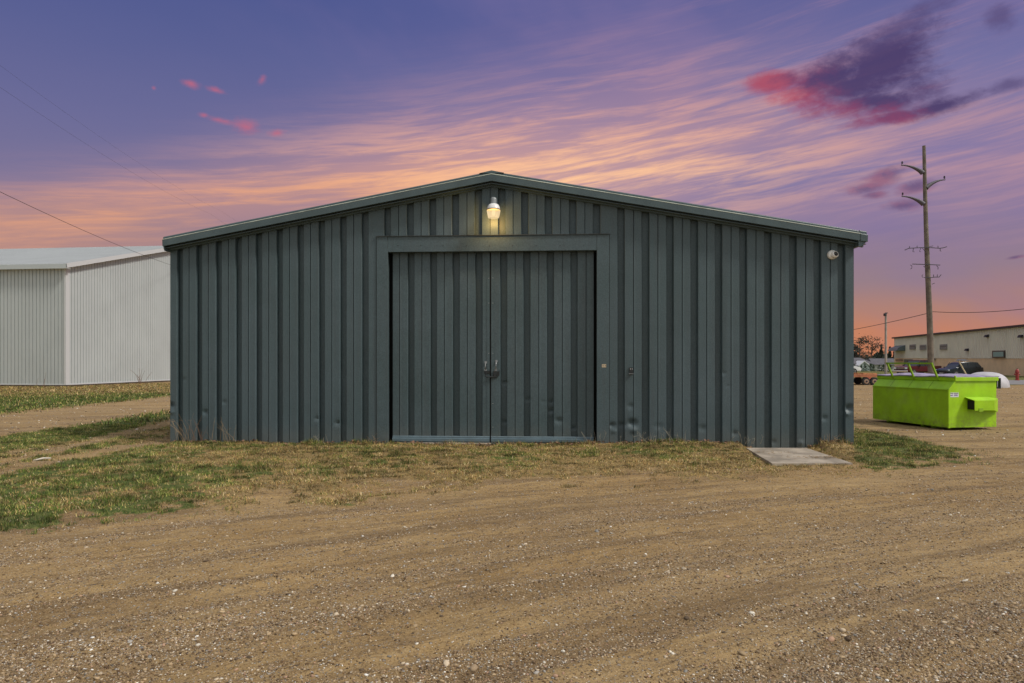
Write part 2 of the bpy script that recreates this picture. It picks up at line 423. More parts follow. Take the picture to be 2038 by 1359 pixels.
def ground_mat():
    m = bpy.data.materials.new('ground'); m.use_nodes = True; t = NT(m.node_tree); b = t.n['Principled BSDF']
    tc = t.node('ShaderNodeTexCoord'); P = tc.outputs['Object']
    a = t.node('ShaderNodeAttribute', attribute_name='cover'); sp = t.node('ShaderNodeSeparateColor'); t.l.new(a.outputs[0], sp.inputs[0])
    g, s, st = [E(t, sp.outputs[i]) for i in range(3)]
    n1 = t.noise(P, 0.9, 5, 0.6); n2 = t.noise(P, 14.0, 5, 0.65); n3 = t.noise(P, 70.0, 4, 0.7)
    mp = t.node('ShaderNodeMapping'); mp.inputs['Rotation'].default_value = (0,0,R(-22)); mp.inputs['Scale'].default_value = (0.35, 3.2, 1); t.l.new(P, mp.inputs[0])
    nr = t.noise(mp.outputs[0], 1.6, 5, 0.6)
    sx_ = t.node('ShaderNodeSeparateXYZ'); t.l.new(P, sx_.inputs[0]); ww = E(t, a.outputs['Alpha']); al_ = E(t, sx_.outputs[0])+E(t, sx_.outputs[1])*0.4
    wv = ww + (n2-0.5)*0.05
    nf = t.noise(t.xyz(wv*15.0, al_*2.4, 0.0), 1.0, 6, 0.72, 0.5)
    nr = t.noise(t.xyz(ww*2.6, al_*0.20, 4.0), 1.0, 5, 0.62)
    nb = t.noise(t.xyz(ww*0.9, al_*0.10, 9.0), 1.0, 3, 0.55)
    c = t.mix(t.smooth(n1, 0.3, 0.7), (0.330,0.208,0.086,1), (0.420,0.280,0.124,1))
    c = t.mix((t.smooth(nb, 0.42, 0.62)*0.45).clamp(), c, (0.46,0.320,0.160,1))
    c = t.mix((t.smooth(nr, 0.46, 0.64)*0.70).clamp(), c, (0.185,0.118,0.058,1))
    c = t.mix((t.smooth(nf, 0.53, 0.64)*0.62).clamp(), c, (0.150,0.098,0.052,1))
    c = t.mix((t.smooth(nf, 0.45, 0.34)*0.35).clamp(), c, (0.46,0.35,0.20,1))
    c = t.mix((t.smooth(n2, 0.50, 0.70)*0.5).clamp(), c, (0.17,0.112,0.062,1))
    c = t.mix((t.smooth(n3, 0.52, 0.68)*0.45).clamp(), c, (0.50,0.385,0.25,1))
    c = t.mix((t.smooth(n3, 0.47, 0.34)*0.65).clamp(), c, (0.09,0.058,0.034,1))
    c = t.mix((st*0.30).clamp(), c, (0.20,0.145,0.095,1))
    # pebbles too fine to model
    def peb(scale, thr, seed):
        v = t.node('ShaderNodeTexVoronoi'); v.inputs['Scale'].default_value = scale; t.l.new(P, v.inputs['Vector'])
        sc = t.node('ShaderNodeSeparateColor'); t.l.new(v.outputs['Color'], sc.inputs[0])
        pick = t.smooth(E(t, sc.outputs[seed]), thr, thr+0.02)
        return pick*t.smooth(E(t, v.outputs['Distance']), 0.42, 0.26), E(t, sc.outputs[(seed+1)%3]), E(t, v.outputs['Distance'])
    bare = 1.0 - (g+s).clamp()*0.8
    k1, r1, d1 = peb(75, 0.80, 0); k2, r2, d2 = peb(38, 0.88, 1)
    pc1 = t.ramp(r1, [(0.0,(0.20,0.165,0.13)),(0.4,(0.36,0.30,0.24)),(0.7,(0.50,0.46,0.40)),(1.0,(0.66,0.62,0.56))])
    pc2 = t.ramp(r2, [(0.0,(0.14,0.12,0.10)),(0.5,(0.32,0.27,0.22)),(1.0,(0.58,0.53,0.47))])
    c = t.mix((k1*bare*0.9).clamp(), c, pc1); c = t.mix((k2*bare*0.85).clamp(), c, pc2)
    sc_ = t.mix(t.smooth(n2, 0.35, 0.65), (0.33,0.205,0.072,1), (0.095,0.060,0.030,1))
    sc_ = t.mix(t.smooth(n3, 0.40, 0.62), sc_, (0.38,0.28,0.13,1))
    gc = t.mix(t.smooth(n2, 0.35, 0.65), (0.055,0.085,0.022,1), (0.14,0.155,0.045,1))
    gc = t.mix((t.smooth(n3, 0.52, 0.66)*0.6).clamp(), gc, (0.22,0.20,0.09,1))
    c = t.mix(t.smooth(s + (n2-0.5)*0.6, 0.25, 0.65), c, sc_)
    c = t.mix(t.smooth(g + (n2-0.5)*0.7, 0.22, 0.62), c, gc)
    t.put(b.inputs['Base Color'], c); b.inputs['Roughness'].default_value = 0.95; b.inputs['Specular IOR Level'].default_value = 0.15
    hgt = n2*0.6 + n3*0.35 + k1*0.25 + k2*0.5 + nr*0.8 - nf*0.9
    bn = t.node('ShaderNodeBump'); bn.inputs['Strength'].default_value = 1.0; bn.inputs['Distance'].default_value = 0.034
    t.put(bn.inputs['Height'], hgt); t.l.new(bn.outputs[0], b.inputs['Normal'])
    return m
gme.materials.append(ground_mat())
ground = bpy.data.objects.new('ground', gme); COL.objects.link(ground); tag(ground, None, None, kind='structure')
rb = MB(); rb.add([(30,43.8,0.03),(140,43.8,0.03),(140,53.8,0.03),(30,53.8,0.03),(30,43.8,-0.2),(140,43.8,-0.2),(140,53.8,-0.2),(30,53.8,-0.2)], [(0,1,2,3),(0,4,5,1),(1,5,6,2),(2,6,7,3),(3,7,4,0)])
rd = rb.build('road', mat('asphalt', (0.20,0.19,0.185), 0.9, var=0.15, vscale=3, bump=0.3)); tag(rd, None, None, kind='structure')

# ------------------------------------------------------------------ the green shed
# local frame: x along the front wall, y into the building
SHED = thing('metal_shed', 'dark green ribbed metal shed with wide double sliding door and low gable', 'shed', (0, Y0, 0), TH)
def wl(x, y, off=0.0):
    """photo pixel -> (local x, z) on the plane local y = off"""
    d = Vector(((x-CX)/F, 1.0)); o = Vector((0, Y0))
    # point t*d with (t*d-o).EY = off
    t_ = (off+o.dot(EY))/d.dot(EY); p = d*t_; return ((p-o).dot(EX), EYE+(HY-y)*t_/F)
def lx(x, off=0.0): return wl(x, HY, off)[0]
PB = 0.088   # rib depth
OV = -0.215
rl = wl(323, 470, OV); rr = wl(978, 339, OV); re_ = wl(1727, 460, OV)
RX, RZ = rr; XL = lx(338.8); XR = lx(1699.2)
SL = (RZ-rl[1])/(RX-rl[0]); SR = (RZ-re_[1])/(re_[0]-RX)
def rz(x): return RZ-(RX-x)*SL if x < RX else RZ-(x-RX)*SR
DENTS = []
def add_dent(px, py, r, dep, sx=1.0): 
    a, z = wl(px, py); DENTS.append((a, z, r, dep, sx))
for d in [(365,755,.05,.012,1),(340,806,.07,.03,1),(343,820,.05,-.02,1),(408,820,.055,.025,1),(446,800,.05,.014,1),(631,833,.05,.02,1.),(672,842,.06,.024,1),(1004,762,.05,.022,1.2),(1050,796,.05,.014,1.3),
          (1097,800,.05,.022,1),(1097,818,.05,.026,1),(1095,828,.035,-.012,1),(1112,838,.07,.022,1.2),(1142,854,.05,.022,1),(1002,842,.05,.022,1),(1080,800,.04,.01,1),(1255,808,.07,.016,1),(1218,846,.06,.030,1.2),(1222,858,.05,-.015,1.2),
          (1258,842,.09,.042,1.2),(1262,856,.07,-.02,1.3),(1240,846,.06,.02,1.4),(1440,742,.05,.014,1),(1449,768,.03,.010,1),(1398,852,.08,.015,1),(1462,862,.06,.02,1),(1690,812,.08,.04,1),(1686,824,.05,-.02,1),(1641,832,.06,.018,1),(1594,882,.06,-.03,.7),(1540,880,.06,.012,1),(1310,848,.07,.01,1.6)]: add_dent(*d)
def dent(x, z):
    s = 0
    for a, b, r, dep, sx in DENTS:
        q = ((x-a)/(r*sx))**2+((z-b)/r)**2
        if q < 4: s += dep*max(0, 1-math.sqrt(q)) + dep*0.4*math.exp(-q*1.5)
    return s
def panel(name, prof, z0, ztop, parent, off=0.0, dents=True, m=STEEL):
    """prof: list of (x, y) with y=0 the rib face; subdivided so dents can bend it"""
    cols = []
    for (x0, y0), (x1, y1) in zip(prof[:-1], prof[1:]):
        n = max(1, int(abs(x1-x0)/0.028)) if dents else 1
        for k in range(n): cols.append((x0+(x1-x0)*k/n, y0+(y1-y0)*k/n))
    cols.append(prof[-1])
    zs = [z0] if callable(z0) is False else [0]
    zr = list(np.arange(0.0, 1.36, 0.026)) if dents and z0 < 0.5 else []
    mb = MB(); vs = []; R_ = 0
    for x, y in cols:
        zt = ztop(x); col = [z0]+[z for z in zr if z > z0+0.01]+[zt]
        R_ = len(col)
        for z in col:
            vs.append((x, off+y+(dent(x, z) if dents else 0)+0.0016*math.sin(x*3.1+z*2.3), z))
    fs = [(i*R_+j, (i+1)*R_+j, (i+1)*R_+j+1, i*R_+j+1) for i in range(len(cols)-1) for j in range(R_-1)]
    mb.add(vs, fs)
    me_o = mb.build(name, m, parent, smooth=28)
    return me_o
def profile(x_start, x_end, recs, seams, off=0.0):
    """pixel positions -> profile points"""
    ev = [('r', a, b) for a, b in recs]+[('s', a, a) for a in seams]; ev.sort(key=lambda e: e[1])
    pts = [(lx(x_start, off), 0.0)]
    for k, a, b in ev:
        if k == 'r':
            xa, xb = lx(a, off), lx(b, off)
            pts += [(xa, 0), (xa+0.007, 0.008), (xa+0.014, PB), (xb-0.014, PB), (xb-0.007, 0.008), (xb, 0)]
        else:
            xa = lx(a, off); pts += [(xa-0.007, 0), (xa-0.006, 0.030), (xa+0.006, 0.030), (xa+0.007, -0.002)]
            pts.append((xa+0.012, 0.0))
    pts.append((lx(x_end, off), 0.0)); return pts
recL = [(351.4,364),(389.7,402.5),(428.4,441.7),(467.6,481.4),(507.9,521.8),(549.3,563),(590.9,605),(633.1,646.8),(675.7,690),(718.8,733.7)]
seaL = [376.3,414.6,454.5,494.3,534.8,576,618,660.4,703.8]
recR = [(1228.2,1243.9),(1276.3,1293),(1325.4,1341.5),(1373.5,1390.1),(1422.2,1438.2),(1471,1487.6),(1520.6,1536.7),(1570,1586.7),(1619,1635.4),(1666.8,1683.5)]
seaR = [1260.8,1309.3,1357.8,1406.6,1455,1504.5,1554,1603.4,1652.5]
recT = [(763.8,778.3),(808.8,823.7),(853.3,868.2),(898.4,913.8),(944,959.7),(990.7,1006.4),(1036.9,1052.6),(1083.6,1099.8),(1132,1148),(1179.5,1195.5)]
seaT = [793.4,838.2,883.3,929.5,975.6,1021.2,1068.2,1115.8,1164]
wt = lambda x: rz(x)-0.20
panel('front_wall', profile(338.8, 749.6, recL, seaL), -0.15, wt, SHED)
panel('front_wall', profile(1211.6, 1699.2, recR, seaR), -0.15, wt, SHED)
zh = wl(980, 466)[1]
panel('front_wall', profile(749.6, 1211.6, recT, seaT), zh-0.02, wt, SHED, dents=False)
# corner fillers, side and rear walls with the same ribs
def side_prof(n, L):
    p = []; s = L/n
    for i in range(n):
        a = i*s; p += [(a,0),(a+s*.33,0),(a+s*.35,PB),(a+s*.65,PB),(a+s*.67,0)]
    return p+[(L,0)]
DEP = 18.0
for sx, zt in ((XL, wt(XL)), (XR, wt(XR))):
    mb = MB(); pr = side_prof(44, DEP); d = 1 if sx < 0 else -1
    vs = []
    for a, o in pr: vs += [(sx+d*o, a, -0.15), (sx+d*o, a, zt)]
    mb.add(vs, [(2*i, 2*i+2, 2*i+3, 2*i+1) for i in range(len(pr)-1)]); mb.build('side_wall', STEEL, SHED)
mb = MB(); mb.add([(XL,DEP,-.15),(XR,DEP,-.15),(XR,DEP,wt(XR)),(RX,DEP,wt(RX)),(XL,DEP,wt(XL))], [(0,1,2,3,4)]); mb.build('rear_wall', STEEL, SHED)
# roof with raised seams
mb = MB()
for a, b in ((rl[0], RX), (RX, re_[0])):
    mb.add([(a,OV+.03,rz(a)-.035),(b,OV+.03,rz(b)-.035),(b,DEP+.2,rz(b)-.035),(a,DEP+.2,rz(a)-.035),(a,OV+.03,rz(a)-.1),(b,OV+.03,rz(b)-.1),(b,DEP+.2,rz(b)-.1),(a,DEP+.2,rz(a)-.1)],
           [(0,1,2,3),(4,7,6,5),(0,4,5,1),(1,5,6,2),(2,6,7,3),(3,7,4,0)])
    for k in range(30):
        y = 0.5+k*0.6
        mb.add([(a,y,rz(a)-.034),(b,y,rz(b)-.034),(b,y+.04,rz(b)-.034),(a,y+.04,rz(a)-.034),(a,y,rz(a)+.0),(b,y,rz(b)+.0),(b,y+.04,rz(b)+.0),(a,y+.04,rz(a)+.0)],
               [(4,5,6,7),(0,1,5,4),(2,3,7,6),(0,4,7,3),(1,2,6,5)])
mb.build('roof', STEEL, SHED)
# sculpted rake trim
TP = [(0.0,0.0),(-.165,0.0),(-.172,-.018),(-.168,-.040),(-.178,-.046),(-.214,-.058),(-.220,-.068),(-.212,-.180),(-.085,-.176),(-.085,-.202),(-.150,-.204),(-.150,-.214),(-.045,-.212),(-.045,-.240),(0.0,-.244)]
def rake(xa, xb, nm='rake_trim', grow=0.0):
    mb = MB(); n = len(TP); vs = []
    for x in (xa, xb):
        for o, h in TP: vs.append((x, o-(grow if o < -0.01 else 0), rz(x)+h*(1+grow*2)+(grow if h > -.03 else 0)))
    mb.add(vs, [(i,(i+1)%n,(i+1)%n+n,i+n) for i in range(n)]+[tuple(range(n)), tuple(range(2*n-1,n-1,-1))])
    return mb.build(nm, mat('trim_steel', (0.072,0.105,0.114), 0.35, var=0.12, vscale=3, bump=0.2, bscale=120, grain=0.35), SHED)
xc = wl(1713, 470, OV)[0]
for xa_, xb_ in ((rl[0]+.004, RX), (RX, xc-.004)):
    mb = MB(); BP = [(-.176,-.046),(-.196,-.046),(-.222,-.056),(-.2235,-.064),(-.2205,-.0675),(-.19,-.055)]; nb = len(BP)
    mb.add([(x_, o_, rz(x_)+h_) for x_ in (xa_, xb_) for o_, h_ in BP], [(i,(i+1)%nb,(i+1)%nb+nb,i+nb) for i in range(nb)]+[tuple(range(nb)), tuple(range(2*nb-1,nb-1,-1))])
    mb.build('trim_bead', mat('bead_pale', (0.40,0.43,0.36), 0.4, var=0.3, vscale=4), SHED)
rake(rl[0], RX); rake(RX, xc-0.002); rake(xc+0.002, re_[0], 'trim_end_cap', 0.006)
# eave trim (box gutter shape) running back along both sides
for sgn, xe, xw in ((-1, rl[0], XL), (1, re_[0], XR)):
    w = abs(xe-xw); zt = rz(xe)
    pl = [(xw,zt-.25),(xw+sgn*w*.15,zt-.26),(xw+sgn*w*.55,zt-.235),(xw+sgn*w*.92,zt-.175),(xw+sgn*w*1.0,zt-.15),(xw+sgn*w*.995,zt-.065),(xw+sgn*w*.93,zt-.01),(xw,zt-.01+0.0)]
    mb = MB(); mb.prism(pl, -0.19, DEP+.2); mb.build('eave_trim', MATS['trim_steel'], SHED)
# ridge cap stub seen over the peak
mb = MB(); mb.add([(RX-.22,OV+.02,rz(RX-.22)+.002),(RX,OV+.02,RZ+.008),(RX+.22,OV+.02,rz(RX+.22)+.002),(RX-.22,DEP+.2,rz(RX-.22)+.002),(RX,DEP+.2,RZ+.008),(RX+.22,DEP+.2,rz(RX+.22)+.002)], [(0,1,4,3),(1,2,5,4),(0,2,1),(3,4,5)])
mb.build('ridge_cap', MATS['trim_steel'], SHED)
# screws under the soffit lip at each seam
# door frame
FR = -0.018; TRIM = MATS['trim_steel']
xj0, xj1 = lx(749.6, FR), lx(771.5, FR); xk0, xk1 = lx(1188, FR), lx(1212.4, FR)
zt0 = wl(980, 467, FR)[1]; zb0 = wl(980, 499.5, FR)[1]
DO = 0.13; 
for a, b, sd_ in ((xj0, xj1, 1), (xk0, xk1, -1)):
    mb = MB(); mb.box((a, FR, -0.15), (b, 0.10, zt0-0.002))
    mb.build('door_jamb', STEEL, SHED, bevel=0.003)
for xg in (xj0-.005, xk1+.005):
    mb = MB(); mb.box((xg-.0045, -.0035, -.15), (xg+.0045, .012, zt0-.02)); mb.build('jamb_joint', mat('rubber_shade_black', (0.008,0.008,0.008), 0.8), SHED)  # black strip paints in the dark gap beside the jamb
hd = MB(); hd.box((xj1+.003, FR+.002, zb0), (xk0-.003, 0.10, zt0-.004)); hd.box((xj1+.003, 0.10, zb0+.004), (xk0-.003, 0.30, zb0+.02))
hdr = hd.build('door_header', STEEL, SHED, bevel=0.003)
dc = MB(); dc.add([(xj0-.01,FR-.022,zt0-.004),(xk1+.01,FR-.022,zt0-.004),(xk1+.01,0.02,zt0+.010),(xj0-.01,0.02,zt0+.010),(xj0-.01,FR-.022,zt0-.014),(xk1+.01,FR-.022,zt0-.014),(xk1+.01,0.02,zt0-.001),(xj0-.01,0.02,zt0-.001)],
   [(0,1,2,3),(4,7,6,5),(0,4,5,1),(1,5,6,2),(3,2,6,7),(0,3,7,4)])
dc.build('drip_cap', mat('drip_dark', (0.035,0.04,0.04), 0.5), SHED)
for px in (792, 837, 882, 928, 974, 1020, 1067, 1115, 1162):
    a, z = wl(px, 488.5, FR); mb = MB(); mb.lathe([(0.008,0),(0.008,0.004),(0.004,0.006)], 8, M=Matrix.Translation((a, FR, z))@Matrix.Rotation(R(90),4,'X'))
    mb.build('screw', mat('screw_dark', (0.02,0.02,0.02), 0.6), hdr)
# door leaves
def leaf(x0, x1, recs, seams):
    o = panel('door', profile(x0, x1, recs, seams, DO), 0.10, lambda x: zb0+0.12, SHED, off=DO)
    return o
dl = leaf(781.8, 974.6, [(810.7,825),(855.4,869.8),(900,915.3),(945.3,960.7)], [795.2,839.7,884.5,930.2])
dr = leaf(977.6, 1181.5, [(994.8,1009.7),(1041,1056),(1087.7,1102.8),(1135,1150)], [1025.4,1072.3,1119.3,1166.4])
for dd, a, b in ((dl, lx(781.8,DO), lx(974.6,DO)), (dr, lx(977.6,DO), lx(1181.5,DO))):
    z1 = wl(980, 868, DO)[1]; z2 = wl(980, 878, DO)[1]
    mb = MB(); mb.prism([(DO-.012,z1),(DO-.022,z1-.012),(DO-.022,z1-.035),(DO-.052,z1-.045),(DO-.052,z2),(DO-.03,z2-.01),(DO-.03,-.01),(DO+.05,-.01),(DO+.05,z1)], a, b, 'x')
    mb.build('bottom_rail', mat('rail_blue_grey', (0.105,0.150,0.175), 0.35, var=0.15, bump=0.2, grain=0.3), dd)
    for k in range(9):
        xx = a+(b-a)*(k+.5)/9; mb = MB(); mb.lathe([(0.007,0),(0.007,0.004)], 8, M=Matrix.Translation((xx, DO-.016, z1-.012))@Matrix.Rotation(R(90),4,'X')); mb.build('screw', MATS['screw_dark'], dd)
    # edge stile
    se = b if dd is dl else a; sg = -1 if dd is dl else 1
    mb = MB(); mb.box((se, DO-.006, 0.0), (se+sg*.05, DO+.04, zb0+.1)); mb.build('edge_stile', STEEL, dd)
mb = MB(); mb.box((lx(974.9,DO)+.002, DO+.012, 0), (lx(977.3,DO)-.002, DO+.02, zb0+.1)); mb.build('door_seal', mat('rubber_shade_black', (0.008,0.008,0.008), 0.8), SHED)
# black sheet painting in the shade seen through the gaps round the leaves
mb = MB(); mb.box((xj1-.05, 0.31, -.1), (xk0+.05, 0.33, zt0+.1)); mb.build('door_gap_shade', MATS['rubber_shade_black'], SHED)
# handles and latch
def handle(px, y0, y1, par, lean):
    a, za = wl(px, y0, DO); _, zb = wl(px, y1, DO)
    mb = MB(); pts = []
    for k in range(11):
        q = k/10; pts.append((a+lean*q, DO-.008-.055*math.sin(math.pi*q)**0.6, za+(zb-za)*q))
    mb.tube(pts, 0.010, 8); mb.box((a-.022, DO-.012, za-.012), (a+.022, DO-.004, za+.03)); mb.box((a+lean-.022, DO-.012, zb-.03), (a+lean+.022, DO-.004, zb+.012))
    mb.build('handle', mat('worn_steel', (0.30,0.31,0.32), 0.35, 0.7, var=0.3, vscale=20), par, smooth=40)
handle(966.8, 722, 735.5, dl, -.004); handle(988, 719.5, 735, dr, -.008)
a0, z0_ = wl(964, 741, DO); a1, z1_ = wl(994, 750, DO)
blk = mat('black_iron', (0.03,0.033,0.035), 0.45, 0.4, var=0.3, vscale=15)
mb = MB(); mb.box((a0, DO-.02, z0_-.02), (a0+.11, DO-.006, z0_+.03)); mb.box((a0+.02, DO-.04, z1_), (a1-.05, DO-.02, z1_+.012)); mb.tube([(a0+.035,DO-.03,z0_),(a0+.035,DO-.04,z1_+.02),(a0+.055,DO-.045,z1_),(a0+.2,DO-.045,z1_-.004)], .009, 8)
mb.build('latch', blk, dl, bevel=.002)
mb = MB(); mb.box((a1-.12, DO-.02, z0_-.06), (a1, DO-.006, z0_+.02)); mb.box((a1-.10, DO-.05, z1_-.006), (a1-.055, DO-.02, z1_+.055)); mb.prism([(a1-.02,z0_+.02),(a1+.01,z0_+.045),(a1-.01,z0_-.02)], DO-.018, DO-.01)
mb.build('hasp', blk, dr, bevel=.002)
# rivets by the meeting edge
for px, py, par in ((973, 553.5, dl),(981, 553, dr),(973,603,dl),(981,603,dr),(973,703,dl),(981,703,dr),(981,803,dr),(981,850,dr)):
    a, z = wl(px, py, DO); mb = MB(); mb.lathe([(0.007,0),(0.006,0.005)], 8, M=Matrix.Translation((a, DO-.008, z))@Matrix.Rotation(R(90),4,'X')); mb.build('rivet', mat('rivet_steel', (0.5,0.5,0.5), 0.3, 0.8), par)
# notice stickers on the right jamb
a, z = wl(1197.8, 724.6, FR); b_, zz = wl(1206.4, 731, FR)
mb = MB(); mb.box((a, FR-.003, zz), (b_, FR-.0008, z)); st = mb.build('sticker', mat('sticker_cream', (0.55,0.44,0.30), 0.6, var=0.1), SHED)
st['label'] = 'small cream sticker on the right door jamb'
mb = MB(); cxs = a+(b_-a)*.40; czs = (z+zz)/2
mb.box((cxs-.014, FR-.0045, czs-.008), (cxs-.009, FR-.0032, czs+.012)); mb.box((cxs-.009, FR-.0045, czs+.007), (cxs+.004, FR-.0032, czs+.012)); mb.box((cxs-.009, FR-.0045, czs-.008), (cxs+.004, FR-.0032, czs-.003)); mb.build('printed_mark', mat('ink', (0.16,0.11,0.07), 0.7), st); mb = MB()
mb.box((a+(b_-a)*.75, FR-.0045, czs-.002), (a+(b_-a)*.75+.012, FR-.0032, czs+.013)); mb.box((a+(b_-a)*.75+.008, FR-.0045, czs-.012), (a+(b_-a)*.75+.014, FR-.0032, czs-.002)); mb.build('printed_mark', mat('ink', (0.16,0.11,0.07), 0.7), st)
# ------- things on the shed wall
a, z = wl(1256, 737)
U = lambda a_, o, z_: Vector((0, Y0, 0))+Vector((EX.x*a_+EY.x*o, EX.y*a_+EY.y*o, z_))
o = thing('socket_box', 'small dark socket box on the ribbed wall right of the door', 'socket', U(a, -0.002, z), TH)
mb = MB(); mb.box((-.034,-.022,-.05),(.034,0,.055)); mb.build('box', blk, o, bevel=.004)
mb = MB(); mb.box((-.042,-.045,-.062),(.042,0,-.052)); mb.build('sill', MATS['worn_steel'], o)
for s_ in (-1,1):
    mb = MB(); mb.box((s_*.016-.006,-.026,.015),(s_*.016+.006,-.0225,.04)); mb.build('contact', MATS['rivet_steel'], o)
# security camera
a, z = wl(1655.5, 507); 
o = thing('security_camera', 'white round security camera near the top right corner of the green shed', 'camera', U(a, -0.001, z), TH)
wm = mat('white_plastic', (0.78,0.77,0.74), 0.4, var=0.05)
mb = MB(); M = Matrix.Rotation(R(90),4,'X'); mb.lathe([(.082,0),(.084,.02),(.072,.045),(.055,.058)], 28, M=M); mb.build('base', wm, o, smooth=40)
M = Matrix.Translation((.022,-.06,-.008))@Matrix.Rotation(R(90-14),4,'X')@Matrix.Rotation(R(14),4,'Y')
mb = MB(); mb.lathe([(.03,-.05),(.055,-.03),(.064,0),(.060,.025),(.050,.042),(.044,.046),(.040,.040)], 28, M=M); mb.build('eyeball', wm, o, smooth=50)
mb = MB(); mb.lathe([(.039,.0405),(.030,.050),(.016,.056),(.0,.058)], 24, M=M); mb.build('lens', mat('lens_black', (0.01,0.008,0.007), 0.08), o, smooth=60)
# barn light
aL, zL = wl(982.5, 423, -.2)
LO = -0.22
lamp = thing('wall_lamp', 'lit white bell-shaped barn light over the double door', 'lamp', U(aL, 0, zL), TH)
g_ = mat('lamp_grey', (0.26,0.28,0.29), 0.4, 0.2, var=0.1, vscale=10)
px = 12.1/F
mb = MB(); mb.lathe([(.0,.272),(.030,.268),(.052,.250),(.056,.235),(.056,.150),(.060,.146)], 28, c=(0,LO,0)); mb.box((-.04,LO,.17),(.04,0.0,.22)); mb.build('ballast_housing', g_, lamp, smooth=40)
mb = MB(); mb.lathe([(.060,.150),(.082,.140),(.104,.108),(.114,.070),(.117,.062),(.117,.056)], 36, c=(0,LO,0)); mb.build('reflector', mat('lamp_white', (0.80,0.78,0.76), 0.35), lamp, smooth=40)
mb = MB(); mb.lathe([(.119,.056),(.121,.050),(.121,.044),(.119,.040)], 36, c=(0,LO,0)); mb.build('clamp_ring', mat('ring_brass', (0.22,0.17,0.10), 0.4, 0.5), lamp, smooth=40)
gl = MB(); pr = [(.118,.040),(.119,.02),(.112,-.02),(.104,-.06),(.098,-.085),(.090,-.100),(.086,-.102)]
n = 48; vs = []
for r_, z_ in pr:
    for k in range(n):
        aa = 2*math.pi*k/n; r2 = r_*(1+(.012 if k%2 else -.012)); vs.append((r2*math.cos(aa), LO+r2*math.sin(aa), z_))
gl.add(vs, [(i*n+k, i*n+(k+1)%n, (i+1)*n+(k+1)%n, (i+1)*n+k) for i in range(len(pr)-1) for k in range(n)])
gl.build('refractor', emis('lamp_glass', (1.0,0.74,0.42), 1.25), lamp, smooth=20)
mb = MB(); mb.lathe([(.0,-.055),(.022,-.05),(.030,-.02),(.030,.03),(.018,.06),(.018,.11)], 20, c=(0,LO,0)); 
mb.build('bulb', emis('bulb_glow', (1.0,0.72,0.38), 1.2), lamp, smooth=50)
ld = bpy.data.lights.new('lamp_light', 'POINT'); ld.energy = 19; ld.color = (1.0, 0.58, 0.17); ld.shadow_soft_size = 0.06
lo = bpy.data.objects.new('lamp_light', ld); COL.objects.link(lo); lo.parent = lamp; lo.location = (0, LO-.05, -0.07)
# concrete pad and door sill
def gpt(x, y, z=0.0):
    Y = (EYE-z)*F/(y-HY); return Vector(((x-CX)*Y/F, Y, z))
pz = 0.03
P4 = [gpt(1485,891,pz), gpt(1604,891,pz), gpt(1697,921.5,pz), gpt(1537,922,pz)]
mb = MB(); vs = [(p.x,p.y,pz) for p in P4]+[(p.x,p.y,-.15) for p in P4]; mb.add(vs, [(0,1,2,3),(0,4,5,1),(1,5,6,2),(2,6,7,3),(3,7,4,0)])
conc = mat('concrete', (0.34,0.285,0.225), 0.9, var=0.34, vscale=2.6, bump=0.6, bscale=60, grain=0.4)
o = mb.build('concrete_slab', conc); tag(o, 'cracked tan concrete slab on the ground at the right end of the green shed', 'slab')
mb = MB(); mb.box((lx(835,.0), -.02, -.1),(lx(976), .13, .012)); o = mb.build('concrete_sill', conc, SHED)

# ------------------------------------------------------------------ white barn at the left
BY = 40.3; bx = (131-CX)*BY/F
barn = thing('white_barn', 'tall white ribbed metal barn with low roof on the left', 'barn', (bx, BY, 0), R(-6.3))
# local: x left along the front (negative), y back along the gable wall
wht = mat('barn_white', (0.455,0.49,0.485), 0.5, var=0.04, vscale=0.5, bump=0.05, streak=0.12, grain=0.12)
def bwl(x0, x1, y0, y1, ztf, name, par, n):
    """ribbed wall between two local points"""
    mb = MB(); L = math.hypot(x1-x0, y1-y0); ux, uy = (x1-x0)/L, (y1-y0)/L; nx, ny = uy, -ux
    vs = []; s = L/n
    for i in range(n):
        for q, d in ((0,0.0),(.80,0.0),(.805,-.050),(.955,-.050),(.96,0.0)):
            a = (i+q)*s; p = (x0+ux*a+nx*d, y0+uy*a+ny*d); vs += [(*p, .12), (*p, ztf(p[0], p[1]))]
    p = (x1, y1); vs += [(*p, .12), (*p, ztf(*p))]
    mb.add(vs, [(2*i, 2*i+2, 2*i+3, 2*i+1) for i in range(len(vs)//2-1)]); return mb.build(name, par_m, par)
par_m = wht
EH = 7.3; HALF = 11.0; PIT = 0.262
zr_ = lambda x, y: EH-.05+PIT*(y if y < HALF else 2*HALF-y)
bwl(-30, 0, 0, 0, lambda x, y: EH-.05, 'front_wall', barn, 128)
bwl(0, 0, 0, 2*HALF, zr_, 'gable_wall', barn, 92)
mb = MB(); mb.box((-30,2*HALF-.02,0.1),(-.02,2*HALF,EH-.05)); mb.build('rear_wall', wht, barn)
mb = MB()  # ribbed roof
for sgn in (0, 1):
    for i in range(132):
        a = -30.3+i*.2305
        for q0, q1, h in ((0,.19,0.0),(.19,.2305,.025)):
            y0, y1 = (-.35, HALF) if sgn == 0 else (2*HALF+.35, HALF)
            z0 = EH+PIT*-.35; z1 = EH+PIT*HALF
            mb.add([(a+q0,y0,z0+h),(a+q1,y0,z0+h),(a+q1,y1,z1+h),(a+q0,y1,z1+h),(a+q0,y0,z0-.03),(a+q1,y0,z0-.03),(a+q1,y1,z1-.03),(a+q0,y1,z1-.03)], [(0,1,2,3),(0,4,5,1),(0,3,7,4),(1,5,6,2),(4,7,6,5)])
mb.build('roof', mat('barn_roof', (0.40,0.42,0.42), 0.4, var=0.04, vscale=0.6, grain=0.1), barn)
